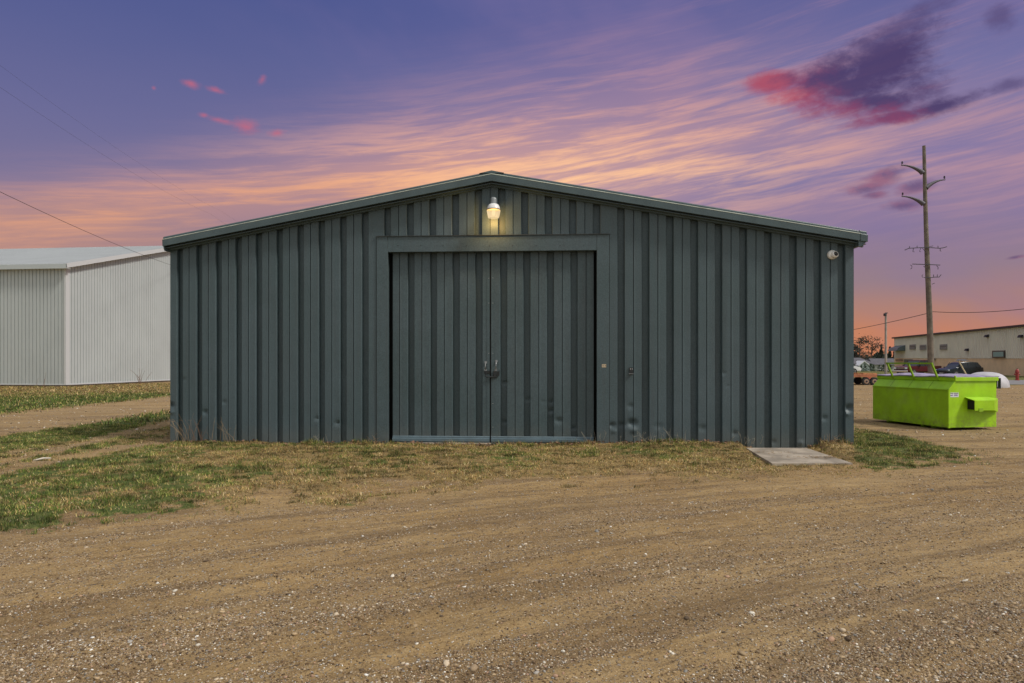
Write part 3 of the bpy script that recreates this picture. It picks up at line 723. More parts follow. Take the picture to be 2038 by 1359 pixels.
mb = MB(); mb.box((-30.3,-.37,EH-.36),(.35,-.33,EH-.09)); mb.box((-30.3,-.33,EH-.36),(.35,0.0,EH-.34)); mb.build('fascia', wht, barn)
mb = MB()
for y0, y1 in ((-.37, HALF), (2*HALF+.37, HALF)):
    z0, z1 = EH+PIT*-.37, EH+PIT*HALF
    mb.add([(.35,y0,z0+.03),(.35,y1,z1+.03),(.35,y1,z1-.24),(.35,y0,z0-.24),(.31,y0,z0+.03),(.31,y1,z1+.03),(.31,y1,z1-.24),(.31,y0,z0-.24)], [(0,1,2,3),(4,7,6,5),(0,4,5,1),(1,5,6,2),(2,6,7,3),(3,7,4,0)])
    mb.add([(.31,y0,z0-.2),(.31,y1,z1-.2),(0.01,y1,z1-.2),(0.01,y0,z0-.2)], [(0,1,2,3)])
mb.build('rake_trim', mat('barn_trim', (0.56,0.57,0.57), 0.4), barn)
mb = MB(); mb.box((-.10,-.03,.1),(.028,0.0,EH-.36)); mb.box((.0,-.0,.1),(.03,.26,EH-.2)); mb.build('corner_trim', MATS['barn_trim'], barn)
mb = MB(); mb.box((-30,.01,-.2),(-.01,.06,.12)); mb.box((-.06,.06,-.2),(-.01,2*HALF,.12)); mb.build('base_board', mat('base_wood', (0.12,0.085,0.06), 0.8, var=0.3, vscale=3), barn)
mb = MB(); mb.box((-30,-.022,.10),(.03,.0,.17)); mb.box((0.0,-.022,.10),(.035,2*HALF,.17)); mb.build('base_trim', MATS['barn_trim'], barn)

# ------------------------------------------------------------------ lime dumpster
DA = R(10)
dump = thing('dumpster', 'lime green sloped-front dumpster with dark lid on the gravel', 'dumpster', (9.48, 14.82, 0), DA)
lime = mat('lime_paint', (0.34,0.60,0.008), 0.42, var=0.12, vscale=3.0, bump=0.05, grain=0.18)
DW, DL = 1.20, 2.37
def wear(m, z0, z1):
    t = NT(m.node_tree); b = t.n['Principled BSDF']; src = b.inputs['Base Color'].links[0].from_socket
    tc = t.node('ShaderNodeTexCoord'); P = tc.outputs['Object']; sp = t.node('ShaderNodeSeparateXYZ'); t.l.new(P, sp.inputs[0]); z = E(t, sp.outputs[2])
    mp = t.node('ShaderNodeMapping'); mp.inputs['Scale'].default_value = (30, 5, 5); t.l.new(P, mp.inputs[0])
    n1 = t.noise(P, 9.0, 6, .7); n2 = t.noise(mp.outputs[0], 3.0, 6, .75); n3 = t.noise(P, 2.5, 4, .6)
    low = t.smooth(z + (n3-.5)*.3, z1, z0)
    c = t.mix((low*t.smooth(n1, .42, .66)*.55).clamp(), src, (0.16,0.125,0.07,1))
    c = t.mix((t.smooth(n2, .66, .72)*.65).clamp(), c, (0.07,0.10,0.02,1))
    c = t.mix((t.smooth(n3, .50, .72)*.22).clamp(), c, (0.42,0.56,0.16,1))
    t.put(b.inputs['Base Color'], c)
wear(lime, 0.05, 0.42)
prof = [(0,.06),(0,.884),(.17,1.085),(DW,1.085),(DW,.06)]
mb = MB(); t_ = .012
n = len(prof); vs = [(x,0,z) for x,z in prof]+[(x,DL,z) for x,z in prof]
mb.add(vs, [(0,1,2,3,4),(9,8,7,6,5),(0,5,6,1),(1,6,7,2),(3,8,9,4),(0,4,9,5)]); mb.build('body', lime, dump)
mb = MB()
mb.box((.14,-.03,1.07),(DW+.03,.02,1.155)); mb.box((.14,DL-.02,1.07),(DW+.03,DL+.03,1.155)); mb.box((.14,.02,1.07),(.19,DL-.02,1.155)); mb.box((DW-.02,.02,1.07),(DW+.03,DL-.02,1.155)); mb.box((.12,-.045,1.15),(.15,-.01,1.185))
mb.build('rim', lime, dump, bevel=.004)
mb = MB(); mb.box((-.012,-.012,.05),(.03,.03,.88)); mb.box((-.012,0.03,.868),(.01,DL,.892)); mb.add([(-.012,-.014,.89),(.165,-.014,1.09),(.185,-.014,1.075),(.012,-.014,.87),(-.012,.02,.89),(.165,.02,1.09),(.185,.02,1.075),(.012,.02,.87)], [(0,1,2,3),(0,4,5,1),(4,7,6,5)])
mb.build('edge_angle', lime, dump)
for yy in (.58, 1.19, 1.78):
    mb = MB(); mb.add([(-.002,yy,.885),(.168,yy,1.088),(.168,yy+.008,1.088),(-.002,yy+.008,.885),(-.002,yy,.878),(.168,yy,1.07)], [(0,1,2,3),(0,4,5,1)])
    mb.build('weld_seam', mat('lime_dark', (0.12,0.22,0.01), 0.5), dump)
for yy in (.55, .85, 1.95):
    mb = MB(); mb.box((.10,yy,0.0),(DW-.1,yy+.06,.06)); mb.build('skid', lime, dump)
# lids: dark plastic with its lavender sheen put into the base colour
lid = mat('lid_plastic_sheen', (0.36,0.32,0.44), 0.35, var=0.35, vscale=5, bump=0.5, bscale=8)
for k, (y0, y1) in enumerate(((-.02, DL/2-.01), (DL/2+.01, DL+.02))):
    mb = MB(); N = 9; vs = []
    for i in range(N):
        for j in range(N):
            q, r_ = i/(N-1), j/(N-1)
            zz = 1.17+.045*math.sin(math.pi*q)*math.sin(math.pi*r_)+.01*math.sin(9*q+5*r_+k); vs.append((.13+(DW-.08)*q, y0+(y1-y0)*r_, zz))
    for i in range(N):
        for j in range(N): x_, y_, z_ = vs[i*N+j]; vs.append((x_, y_, z_-.022))
    fs = [(i*N+j,(i+1)*N+j,(i+1)*N+j+1,i*N+j+1) for i in range(N-1) for j in range(N-1)]
    fs += [tuple(q+N*N for q in f[::-1]) for f in fs]
    for i in range(N-1):
        for (p, q) in ((i*N,(i+1)*N),((i+1)*N+N-1,i*N+N-1)): fs.append((p,q,q+N*N,p+N*N))
        for (p, q) in ((i+1,i),((N-1)*N+i,(N-1)*N+i+1)): fs.append((p,q,q+N*N,p+N*N))
    mb.add(vs, fs); mb.build('lid', lid, dump, smooth=40)
# lid stop frame: three arms and a cross bar
pale = mat('lime_bar', (0.27,0.46,0.02), 0.45, var=0.1)
TZ = 1.455
for yy in (.444, 1.152, 1.834):
    mb = MB(); w = .022
    mb.add([(.165,yy-w,1.075),(.165,yy+w,1.075),(-.012,yy+w,TZ),(-.012,yy-w,TZ),(.135,yy-w,1.075),(.135,yy+w,1.075),(-.042,yy+w,TZ),(-.042,yy-w,TZ)], [(0,1,2,3),(4,7,6,5),(0,4,5,1),(1,5,6,2),(2,6,7,3),(3,7,4,0)])
    mb.build('lid_stop_arm', pale, dump)
mb = MB(); mb.box((-.045,.42,TZ-.018),(-.01,1.86,TZ+.018)); mb.build('lid_stop_bar', pale, dump)
# fork pocket
mb = MB()
x0, x1, z0, z1, pd = .40, .95, .45, .655, .20
mb.add([(x0+.06,-pd,z0),(x1,-pd,z0),(x1,-pd,z1),(x0+.06,-pd,z1), (x0,-.002,z1+.065),(x1+.02,-.002,z1+.065),(x0+.06,-.002,z0),(x1,-.002,z0)], [(0,1,2,3),(3,2,5,4)])
mb.add([(x1,-pd,z0),(x1+.26,-.03,z0-.05),(x1+.26,-.03,z1+.03),(x1,-pd,z1),(x1+.02,-.002,z1+.065)], [(0,1,2,3),(3,2,4)])
mb.add([(x0+.06,-pd,z0),(x1,-pd,z0),(x1+.26,-.03,z0-.05),(x1+.24,-.002,z0-.03),(x0+.06,-.002,z0)], [(0,1,2,3,4)])
o = mb.build('fork_pocket', lime, dump)
sm = o.modifiers.new('s', 'SOLIDIFY'); sm.thickness = .010; sm.offset = -1
mb = MB(); mb.box((.56,-pd-.012,z0-.035),(.66,-pd-.002,z0+.04)); mb.build('pocket_tab', pale, dump)
mb = MB(); mb.box((x0+.065,-pd+.012,z0+.012),(x0+.40,-.004,z1-.01)); mb.build('pocket_shadow_plate', MATS['rubber_shade_black'], dump)  # black filler puts in the shade of the pocket mouth
mb = MB(); mb.box((DW+.001,.3,z0-.02),(DW+.012,1.0,z1+.05)); mb.build('rear_plate', lime, dump)
# sticker with black bar and violet scrawl
mb = MB(); mb.box((.014,-.0035,.722),(.245,-.0005,.822)); stk = mb.build('sticker', mat('sticker_white', (0.72,0.72,0.74), 0.5, var=0.06), dump)
mb = MB(); mb.box((.022,-.006,.800),(.108,-.0038,.812)); mb.box((.126,-.006,.800),(.232,-.0038,.812)); mb.build('printed_bar', mat('ink_black', (0.015,0.01,0.01), 0.6), stk)
rs = random.Random(3)
for bx0, cnt in ((.035, 6), (.135, 8)):
    mb = MB(); mb.box((bx0,-.0055,.752),(bx0+cnt*.011,-.0037,.757))
    for k in range(cnt):
        xx = bx0+k*.011; h_ = .012+rs.random()*.028; zb_ = .745+rs.random()*.012
        mb.box((xx,-.006,zb_),(xx+.006,-.0038,zb_+h_))
    mb.build('lettering', mat('ink_violet', (0.24,0.19,0.42), 0.6), stk)
# hinge bracket at the rear
mb = MB(); mb.box((DW+.035,.02,.92),(DW+.05,.07,1.13)); mb.box((DW+.035,.02,1.10),(DW+.14,.07,1.13)); mb.box((DW+.11,.02,.93),(DW+.14,.07,1.13)); mb.box((DW+.035,.02,.90),(DW+.14,.07,.93)); mb.build('hinge_bracket', blk, dump)
# broom sticking out
D2 = Matrix.Translation((9.48,14.82,0))@Matrix.Rotation(DA,4,'Z')
pA = at(1923,744,15.55); pB = at(1907.5,717.5,15.75)
br = thing('broom', 'pale broom stick with flat grey head standing up out of the dumpster', 'broom', pA)
mb = MB(); mb.tube([pA-pA-Vector((-.14,0,.25)), pB-pA], .014, 8); mb.build('stick', mat('broom_wood', (0.50,0.40,0.20), 0.6, var=0.15, vscale=12), br)
q = pB-pA; mb = MB(); mb.prism([(q.x-.045,q.z-.004),(q.x-.0,q.z+.03),(q.x+.13,q.z+.034),(q.x+.235,q.z-.002),(q.x+.10,q.z-.008),(q.x+.03,q.z+.008)], q.y-.03, q.y+.03); mb.build('head', mat('broom_grey', (0.16,0.17,0.19), 0.5), br)

# ------------------------------------------------------------------ white tarp dome behind the dumpster
dc_ = gpt(1962, 770); dome = MB(); N, Mm = 40, 16; vs = []
for j in range(Mm+1):
    f = j/Mm
    for k in range(N):
        a = 2*math.pi*k/N; r_ = math.cos(f*math.pi/2)**0.72*(1+.030*math.sin(a*9+f*3)*(1-f)+.02*math.sin(a*23)*(1-f)); vs.append((1.05*r_*math.cos(a), 1.3*r_*math.sin(a), .88*math.sin(f*math.pi/2)**0.95+.008*math.sin(a*5)))
dome.add(vs, [(j*N+k, j*N+(k+1)%N, (j+1)*N+(k+1)%N, (j+1)*N+k) for j in range(Mm) for k in range(N)])
o = dome.build('tarp_cover', mat('tarp_white', (0.50,0.48,0.50), 0.6, var=0.07, vscale=3, bump=0.8, bscale=7), None, smooth=50)
o.location = (dc_.x, dc_.y, 0); tag(o, 'rounded white tarp-covered heap behind the lime dumpster', 'tarp')

# ------------------------------------------------------------------ utility poles
wood = mat('pole_wood', (0.155,0.128,0.10), 0.9, var=0.35, vscale=2.2, bump=0.8, bscale=25, streak=0.5)
dk = mat('dark_hardware', (0.028,0.024,0.032), 0.7)
PY = 45.0; pb = at(1854, 0, PY); tp = at(1838.5, 290, PY)
pole = thing('utility_pole', 'tall weathered wooden utility pole with three curved arms', 'utility pole', (pb.x, PY, 0))
rel = lambda x, y, dy=0: at(x, y, PY)-Vector((pb.x, PY, 0))+Vector((0,dy,0))
mb = MB(); pts = []; rr_ = []
for k in range(13):
    q = k/12; zz = tp.z*q-.3*(1-q); pts.append((0+(tp.x-pb.x)*q+.02*math.sin(q*7), 0, zz)); rr_.append(.205-.105*q)
mb.tube(pts, rr_, 14); mb.build('shaft', wood, pole, smooth=60)
def arm(x0, y0, x1, y1, sgn):
    a, b = rel(x0, y0), rel(x1, y1); pts = []; r_ = []
    for k in range(9):
        q = k/8; pts.append((a.x+(b.x-a.x)*q, 0, a.z+(b.z-a.z)*math.sin(q*math.pi/2)**0.8)); r_.append(.125*(1-q)**1.6+.04)
    mb = MB(); mb.tube(pts, r_, 8); return mb.build('davit_arm', mat('arm_grey', (0.085,0.075,0.095), 0.6), pole, smooth=60)
for x0, y0, x1, y1 in ((1836.5,344,1794,328.5),(1843,374,1881,357.5),(1838,406,1795,390.5)):
    arm(x0, y0, x1, y1, 0)
    t0 = rel(x1+(1.5 if x1 < 1840 else -1.5), y1-5); mb = MB(); mb.lathe([(.0,-.10),(.05,-.08),(.03,-.03),(.075,-.01),(.03,.03),(.055,.06),(.0,.10)], 10, c=tuple(t0)); mb.build('insulator', dk, pole)
    t1 = rel(x1, y1-1); mb = MB(); mb.tube([tuple(t1), tuple(t0)], .012, 6); mb.build('insulator_pin', dk, pole)
def clutter(pts_, lines, r_=.028):
    mb = MB(); P_ = [tuple(rel(x, y, -.22)) for x, y in pts_]; mb.tube(P_, r_, 6); return mb, lines
for main, extra in (([(1797,498.5),(1805,495),(1822,494),(1838,493.5),(1850,493.8),(1866,495),(1873,494),(1880,492)], [[(1814,495),(1813,502),(1816,502)],[(1829,494.5),(1826,501),(1829,502)],[(1867,495),(1867,500),(1869,501)],[(1832,495),(1839,503)],[(1846,491.5),(1853,490.3)],[(1806,495),(1806.5,491)],[(1821,494),(1821.5,490)],[(1863,494),(1862.5,490)]]),
                    ([(1812,526.2),(1838,527),(1852,527.5),(1867,528.3)], [[(1834,530),(1839,534.5)],[(1808,528),(1811,530),(1811,534),(1808.5,536)],[(1860,529.5),(1863,533),(1862.5,537)]]),
                    ([(1835.5,553),(1850,553),(1856,552),(1865,552)], [[(1833,547.5),(1831,549),(1831.5,552),(1834,552.5)],[(1854,552),(1854,547)],[(1865,552),(1869,547)],[(1861,552),(1861.5,547)],[(1851,566),(1856,564)]])):
    mb, _ = clutter(main, None)
    ca = mb.build('crossarm', dk, pole)
    for e in extra: m2 = MB(); m2.tube([tuple(rel(x, y, -.22)) for x, y in e], .020, 5); m2.build('bracket', dk, ca)
# small pole
PY2 = 60.0; p2 = at(1763, 740, PY2)
o = thing('light_pole', 'slender wooden pole standing left of the tall utility pole', 'pole', (p2.x, PY2, 0))
zt_ = at(1763, 623, PY2).z
mb = MB(); mb.tube([(0,0,-.3),(0,0,zt_*.5),(0,0,zt_)], [.10,.095,.085], 12); mb.build('shaft', mat('pole_pale', (0.36,0.30,0.26), 0.8, var=0.3, vscale=1.2, streak=0.5), o, smooth=60)
mb = MB(); mb.box((-.16,-.12,zt_-.25),(.02,.12,zt_-.02)); mb.box((-.05,-.1,zt_-.02),(.14,.1,zt_+.05)); mb.build('cap_fitting', dk, o, bevel=.02)
# wires
wire = mat('wire_dark', (0.03,0.028,0.03), 0.6)
def cable(pts, r_, lab, sag=0.0, grp=None):
    out = []
    for (a, b) in zip(pts[:-1], pts[1:]):
        for k in range(12): q = k/12; p = a.lerp(b, q); out.append((p.x, p.y, p.z-4*sag*q*(1-q)))
    out.append(tuple(pts[-1])); mb = MB(); mb.tube(out, r_, 5); o = mb.build('power_line', wire); tag(o, lab, 'wire', grp); return o
cable([at(1660,662,72), at(1852,622,45.2)], .022, 'wire sloping from the utility pole down left past the slender pole', .1)
cable([at(1855,620,45.2), at(2060,612,38)], .018, 'nearly level wire running right from the utility pole', .15)
cable([at(-140,313,22), at(352,531,50.6)], .011, 'lowest dark wire dropping towards the white barn gable', .25)
cable([at(-120,92,20), at(420,426,60), at(560,500,75)], .0035, 'upper faint wire crossing the sky above the white barn', .4)
cable([at(-60,86,22), at(440,420,62), at(600,500,78)], .003, 'second faint wire just right of the upper sky wire', .4)

# ------------------------------------------------------------------ tan building at the right
fA = Vector((62.7,112.0)); fB = Vector((50.2,60.5)); dv = (fB-fA); LB = dv.length; ang = math.atan2(dv.y, dv.x)
fac = thing('warehouse', 'long beige warehouse with ribbed upper wall and tan block base', 'warehouse', (fA.x, fA.y, -.4), ang)
# local x runs along the wall towards the camera, local y to the far side (away from us)
def fpx(x, y, off=0.0):
    d = Vector(((x-CX)/F, 1)); ex = dv.normalized(); ey = Vector((-ex.y, ex.x)); t_ = (off+fA.dot(ey))/d.dot(ey); p = d*t_
    return (p-fA).dot(ex), EYE+(HY-y)*t_/F+.4
zs0 = fpx(1781, 712.6)[1]; zsb = fpx(2037, 713.4)[1]; ztl = fpx(1781, 673.5)[1]; ztr = fpx(2037, 650)[1]; xr_ = fpx(2037,700)[0]
topf = lambda x: ztl+(ztr-ztl)*x/xr_
zsid = lambda x: zs0+(zsb-zs0)*x/xr_
FD = 25
sid = mat('siding_beige', (0.72,0.69,0.57), 0.6, var=0.06, vscale=0.4, grain=0.1)
mb = MB(); vs = []; nn = int(LB/.45)
for i in range(nn):
    for q, d in ((0,0.0),(.55,0.0),(.62,-.07),(.93,-.07)):
        a = (i+q)*LB/nn; vs += [(a,d,zsid(a)),(a,d,topf(a))]
vs += [(LB,0,zsid(LB)),(LB,0,topf(LB))]
mb.add(vs, [(2*i,2*i+2,2*i+3,2*i+1) for i in range(len(vs)//2-1)]); mb.add([(0,0,zs0),(0,FD,zs0),(0,FD,ztl),(0,0,ztl),(LB,0,zsid(LB)),(LB,FD,zsid(LB)),(LB,FD,topf(LB)),(LB,0,topf(LB))], [(0,3,2,1),(4,5,6,7)]); mb.build('upper_wall', sid, fac)
mb = MB(); mb.add([(0,.02,-.5),(LB,.02,-.5),(LB,.02,zsid(LB)),(0,.02,zs0),(0,FD,-.5),(LB,FD,-.5),(LB,FD,zsid(LB)),(0,FD,zs0)], [(0,1,2,3),(0,3,7,4),(1,5,6,2)]); mb.build('block_base', mat('block_tan', (0.80,0.60,0.35), 0.9, var=0.08, vscale=1.0, grain=0.15), fac)
mb = MB(); mb.add([(-.3,-.3,topf(0)),(LB,-.3,topf(LB)),(LB,FD,topf(LB)),(-.3,FD,topf(0)),(-.3,-.3,topf(0)+.22),(LB,-.3,topf(LB)+.22),(LB,FD,topf(LB)+.22),(-.3,FD,topf(0)+.22)], [(0,3,2,1),(4,5,6,7),(0,1,5,4),(1,2,6,5),(3,0,4,7)]); mb.build('roof', mat('roof_edge', (0.045,0.028,0.03), 0.6), fac)
def fbox(name, x0, y0, x1, y1, d, m, par=fac, proud=0.10):
    a, za = fpx(x0, y0); b, zb = fpx(x1, y1); mb = MB(); mb.box((a,-proud-d,min(za,zb)),(b,-proud,max(za,zb))); return mb.build(name, m, par)
grl = mat('louver_grey', (0.22,0.22,0.21), 0.6, var=0.2, vscale=4)
for (x0,x1,y0,y1) in ((1812.5,1824,686,694.5),(1833,1845,686.5,695.5),(1873,1887,685.5,695)):
    v_ = fbox('vent', x0,y0,x1,y1,.08,grl)
    v2 = fbox('slat', x0+.8,(y0*2+y1)/3,x1-.8,(y0*2+y1)/3+.8,.03,mat('louver_dark',(0.12,0.12,0.12),.6),v_,.19)
a, za = fpx(1784, 688); b, zb = fpx(1803, 697.5)
mb = MB(); mb.prism([(-.1,za),(-.1,zb),(-1.3,zb),(-1.1,zb+(za-zb)*.5)], a, b, 'x'); mb.build('awning', mat('awning_teal', (0.10,0.13,0.135), 0.5, var=0.2), fac)
w_ = fbox('window', 1978,698,2003,712,.08,mat('frame_dark', (0.025,0.028,0.03), 0.4)); fbox('pane', 1980.6,700.3,2001,709.6,.02,mat('pane_teal', (0.25,0.40,0.36), 0.6),w_,.19)
fbox('window', 1784,713.5+1,1797,718.5,.05,mat('pane_dark', (0.06,0.07,0.06), 0.3)); fbox('door', 1801,715,1818,740,.05,mat('door_green', (0.10,0.12,0.09), 0.6))
for x, y in ((1928,696),(1968,668.5),(1861,715),(2036,669)):
    a, z_ = fpx(x, y); mb = MB(); mb.prism([(-.1,z_-.14),(-.1,z_+.16),(-.30,z_+.14),(-.42,z_-.12)], a-.30, a+.30, 'x'); mb.build('wall_light', dk, fac)
a, z_ = fpx(1857, 662.5, 8); b, z2 = fpx(1874, 669.5, 8)
mb = MB(); mb.box((a,8,z2-1.2),(b,10.5,z_)); mb.build('roof_unit', mat('unit_grey', (0.20,0.18,0.20), 0.6), fac, bevel=.08)

# ------------------------------------------------------------------ hydrant
h = gpt(2024.5, 757.5); hy = thing('fire_hydrant', 'small red fire hydrant on the verge before the tan warehouse', 'hydrant', (h.x, h.y, 0.0))
redm = mat('hydrant_red', (0.30,0.03,0.022), 0.5, var=0.15, vscale=8)
mb = MB(); mb.lathe([(.17,-.05),(.17,.06),(.11,.08),(.11,.60),(.15,.62),(.15,.67),(.12,.70)], 16); mb.build('barrel', redm, hy, smooth=40)
mb = MB(); mb.lathe([(.135,.70),(.12,.80),(.07,.88),(.03,.90),(.03,.95)], 16); mb.build('bonnet', redm, hy, smooth=40)
for s_ in (-1, 1): mb = MB(); mb.tube([(s_*.10,0,.50),(s_*.20,0,.50)], .06, 10); mb.build('outlet', redm, hy, smooth=40)

# ------------------------------------------------------------------ vehicles
tyre = mat('tyre', (0.02,0.02,0.02), 0.8); rimm = mat('rim', (0.42,0.42,0.43), 0.3, 0.6); glass = mat('car_glass', (0.03,0.035,0.04), 0.08); headl = mat('headlight', (0.75,0.78,0.8), 0.15); chrome = mat('chrome', (0.65,0.62,0.62), 0.2, 0.7)
def wheels(root, xs, r_, half, w=.24):
    for x in xs:
        for s_ in (-1, 1):
            mb = MB(); mb.wheel((x, s_*(half-w/2), r_), r_, w); t_ = mb.build('wheel', tyre, root, smooth=40)
            mb = MB(); mb.wheel((x, s_*(half+.004), r_), r_*.62, .02, 16); mb.build('rim', rimm, t_)
            mb = MB(); 
            for k in range(5):
                a = k*2*math.pi/5; mb.tube([(x,s_*(half+.02),r_),(x+math.cos(a)*r_*.55,s_*(half+.02),r_+math.sin(a)*r_*.55)], .035, 4)
            mb.build('spokes', mat('spoke_dark',(0.08,0.08,0.08),.4), t_)
def loft(name, secs, m, par, smooth=35):
    """secs: list of (x, [(y,z)...half outline from bottom to top]) mirrored"""
    mb = MB(); vs = []; n = None
    for x, pts in secs:
        ring = [(x, y, z) for y, z in pts]+[(x, -y, z) for y, z in pts[::-1]]; n = len(ring); vs += ring
    fs = [(i*n+k, i*n+(k+1)%n, (i+1)*n+(k+1)%n, (i+1)*n+k) for i in range(len(secs)-1) for k in range(n)]+[tuple(range(n)), tuple((len(secs)-1)*n+k for k in range(n-1,-1,-1))]
    mb.add(vs, fs); return mb.build(name, m, par, smooth=smooth)
def sec(x, zb, zbelt, hw): return (x, [(hw*.86, zb),(hw, zb+.12),(hw*1.0, zbelt*.72),(hw*.96, zbelt),(hw*.80, zbelt+.03)])
def suv(name, label, cat, loc, rz_, paint, L=4.6, H=1.62):
    root = thing(name, label, cat, loc, rz_); hw = .92; h = L/2
    loft('body', [sec(-h,.45,.95,hw*.88),sec(-h+.12,.30,1.02,hw*.96),sec(-h+.6,.28,1.05,hw),sec(0,.26,1.0,hw),sec(h-1.25,.26,.98,hw),sec(h-.6,.28,.92,hw*.98),sec(h-.15,.30,.80,hw*.92),sec(h,.42,.68,hw*.80)], paint, root)
    loft('cabin', [(-h+.15,[(hw*.80,1.0),(hw*.72,1.12)]),(-h+.55,[(hw*.86,1.0),(hw*.70,H-.08)]),(-h+1.3,[(hw*.88,1.0),(hw*.70,H)]),(0.1,[(hw*.88,.98),(hw*.69,H-.01)]),(.55,[(hw*.87,.96),(hw*.66,H-.12)]),(h-1.15,[(hw*.84,.93),(hw*.76,1.0)])], glass, root)
    loft('roof_panel', [(-h+.42,[(hw*.62,H-.06),(hw*.60,H-.03)]),(-h+1.3,[(hw*.72,H-.04),(hw*.68,H+.025)]),(0.1,[(hw*.71,H-.05),(hw*.67,H+.015)]),(.5,[(hw*.62,H-.10),(hw*.60,H-.07)])], paint, root)
    for s_ in (-1, 1):
        for xa in (-h+.85, -.35, .55):
            mb = MB(); lean = .28 if xa > .5 else .05; mb.tube([(xa+lean, s_*hw*.89, .98),(xa, s_*hw*.71, H-.03)], .035, 5); mb.build('pillar', paint, root)
        mb = MB(); mb.box((h-.42, s_*hw*.62-.16*s_, .68),(h-.09, s_*hw*.90, .80)); mb.build('headlight', headl, root, bevel=.03)
        mb = MB(); mb.box((h-1.55, s_*hw*.98, .98),(h-1.37, s_*(hw+.16), 1.10)); mb.build('mirror', paint, root, bevel=.02)
    mb = MB(); mb.box((h-.10,-.5,.50),(h+.012,.5,.70)); mb.build('grille', dk, root)
    mb = MB(); mb.box((h-.05,-.24,.40),(h+.022,.24,.46)); mb.build('plate', wm, root)
    wheels(root, (-h+.85, h-.92), .35, hw+.01); return root
def pickup(name, label, cat, loc, rz_, paint, L=5.7):
    root = thing(name, label, cat, loc, rz_); hw = .98; h = L/2
    loft('body', [sec(h-2.05,.42,1.12,hw),sec(h-1.3,.42,1.16,hw),sec(h-.4,.44,1.12,hw*.98),sec(h-.06,.48,1.05,hw*.93),sec(h,.55,.98,hw*.90)], paint, root)
    loft('cab', [sec(h-4.0,.42,1.14,hw),sec(h-2.05,.42,1.14,hw)], paint, root)
    loft('windows', [(h-4.0,[(hw*.90,1.14),(hw*.76,1.84)]),(h-3.6,[(hw*.90,1.14),(hw*.76,1.86)]),(h-2.3,[(hw*.90,1.14),(hw*.76,1.84)]),(h-1.65,[(hw*.86,1.14),(hw*.82,1.18)])], glass, root)
    loft('roof_panel', [(h-4.02,[(hw*.76,1.80),(hw*.74,1.87)]),(h-3.0,[(hw*.78,1.82),(hw*.74,1.90)]),(h-2.25,[(hw*.76,1.79),(hw*.74,1.85)])], paint, root)
    mb = MB()
    for s_ in (-1, 1): mb.box((-h, s_*hw*.9, .5),(h-4.02, s_*hw, 1.18))
    mb.box((-h,-hw*.9,.5),(-h+.06,hw*.9,1.18)); mb.box((-h+.06,-hw*.9,.6),(h-4.02,hw*.9,.66)); mb.build('bed', paint, root, bevel=.02)
    mb = MB(); mb.box((h+.005,-hw*.55,.78),(h+.05,hw*.55,1.0)); mb.build('grille', dk, root)
    mb = MB(); mb.box((h+.05,-hw*.58,.87),(h+.07,hw*.58,.91)); mb.box((h+.0,-hw*.60,1.0),(h+.06,hw*.60,1.04)); mb.build('grille_bar', chrome, root)
    mb = MB(); mb.box((h-.02,-hw*.98,.42),(h+.16,hw*.98,.66)); mb.build('bumper', chrome, root, bevel=.04)
    for s_ in (-1, 1):
        mb = MB(); mb.box((h-.12, s_*hw*.57, .80),(h+.045, s_*hw*.88, 1.0)); mb.build('headlight', headl, root, bevel=.02)
        mb = MB(); mb.box((h-2.0, s_*hw*.98, 1.12),(h-1.82, s_*(hw+.22), 1.34)); mb.build('mirror', dk, root, bevel=.02)
        for xa in (h-3.1, h-2.15): mb = MB(); mb.tube([(xa+.03, s_*hw*.905, 1.14),(xa, s_*hw*.775, 1.84)], .04, 5); mb.build('pillar', paint, root)
    wheels(root, (-h+1.15, h-1.0), .40, hw+.01, .28); return root
c1 = at(1909, 747, 72); suv('parked_suv', 'black estate SUV parked nose left beside the beige warehouse', 'car', (c1.x, c1.y, -.16), math.pi+R(14), mat('paint_black', (0.018,0.026,0.032), 0.22, var=0.1, vscale=3), 4.6, 1.58)
c2 = at(1826, 743, 82); pickup('pickup_truck', 'dark red pickup truck with chrome bumper parked behind the dumpster', 'truck', (c2.x, c2.y, -.22), math.pi+R(22), mat('paint_maroon', (0.085,0.012,0.018), 0.25, var=0.1, vscale=3))
c3 = at(1708, 742, 84); suv('parked_car', 'white car nose showing past the right corner of the green shed', 'car', (c3.x-2.15, c3.y+.2, -.05), R(-8), mat('paint_white', (0.72,0.72,0.72), 0.25), 4.5, 1.5)

# trailer
ty = 44.2; tx = (1752-CX)*ty/F
tr = thing('flatbed_trailer', 'rusty orange flatbed trailer with three axles beyond the shed corner', 'trailer', (tx, ty, 0), 0)
rust = mat('rust_orange', (0.36,0.13,0.06), 0.7, var=0.35, vscale=3, bump=0.3)
mb = MB(); mb.box((-5.6,-1.0,.56),(-.35,1.0,.66)); mb.box((-5.6,-1.05,.50),(-.30,-1.0,.68)); mb.box((-5.6,1.0,.50),(-.30,1.05,.68)); mb.build('deck', rust, tr, bevel=.01)
mb = MB(); mb.add([(-.35,-.9,.50),(-.35,-.9,.66),(0.05,-.25,.60),(0.05,-.25,.52),(-.35,.9,.50),(-.35,.9,.66),(0.05,.25,.60),(0.05,.25,.52)], [(0,3,2,1),(4,5,6,7),(1,2,6,5),(0,4,7,3),(2,3,7,6)]); mb.tube([(.0,0,.56),(.5,0,.56)], .05, 8); mb.build('tongue', rust, tr)
for k, (x, y) in enumerate(((1713,1),(1744,1))):
    a = (x-1752)*ty/F; mb = MB(); mb.prism([(a-.14,.50),(a+.14,.50),(a,.34)], -1.09, -1.06); mb.build('reflector', mat('reflector_red', (0.45,0.12,0.08), 0.4), tr)
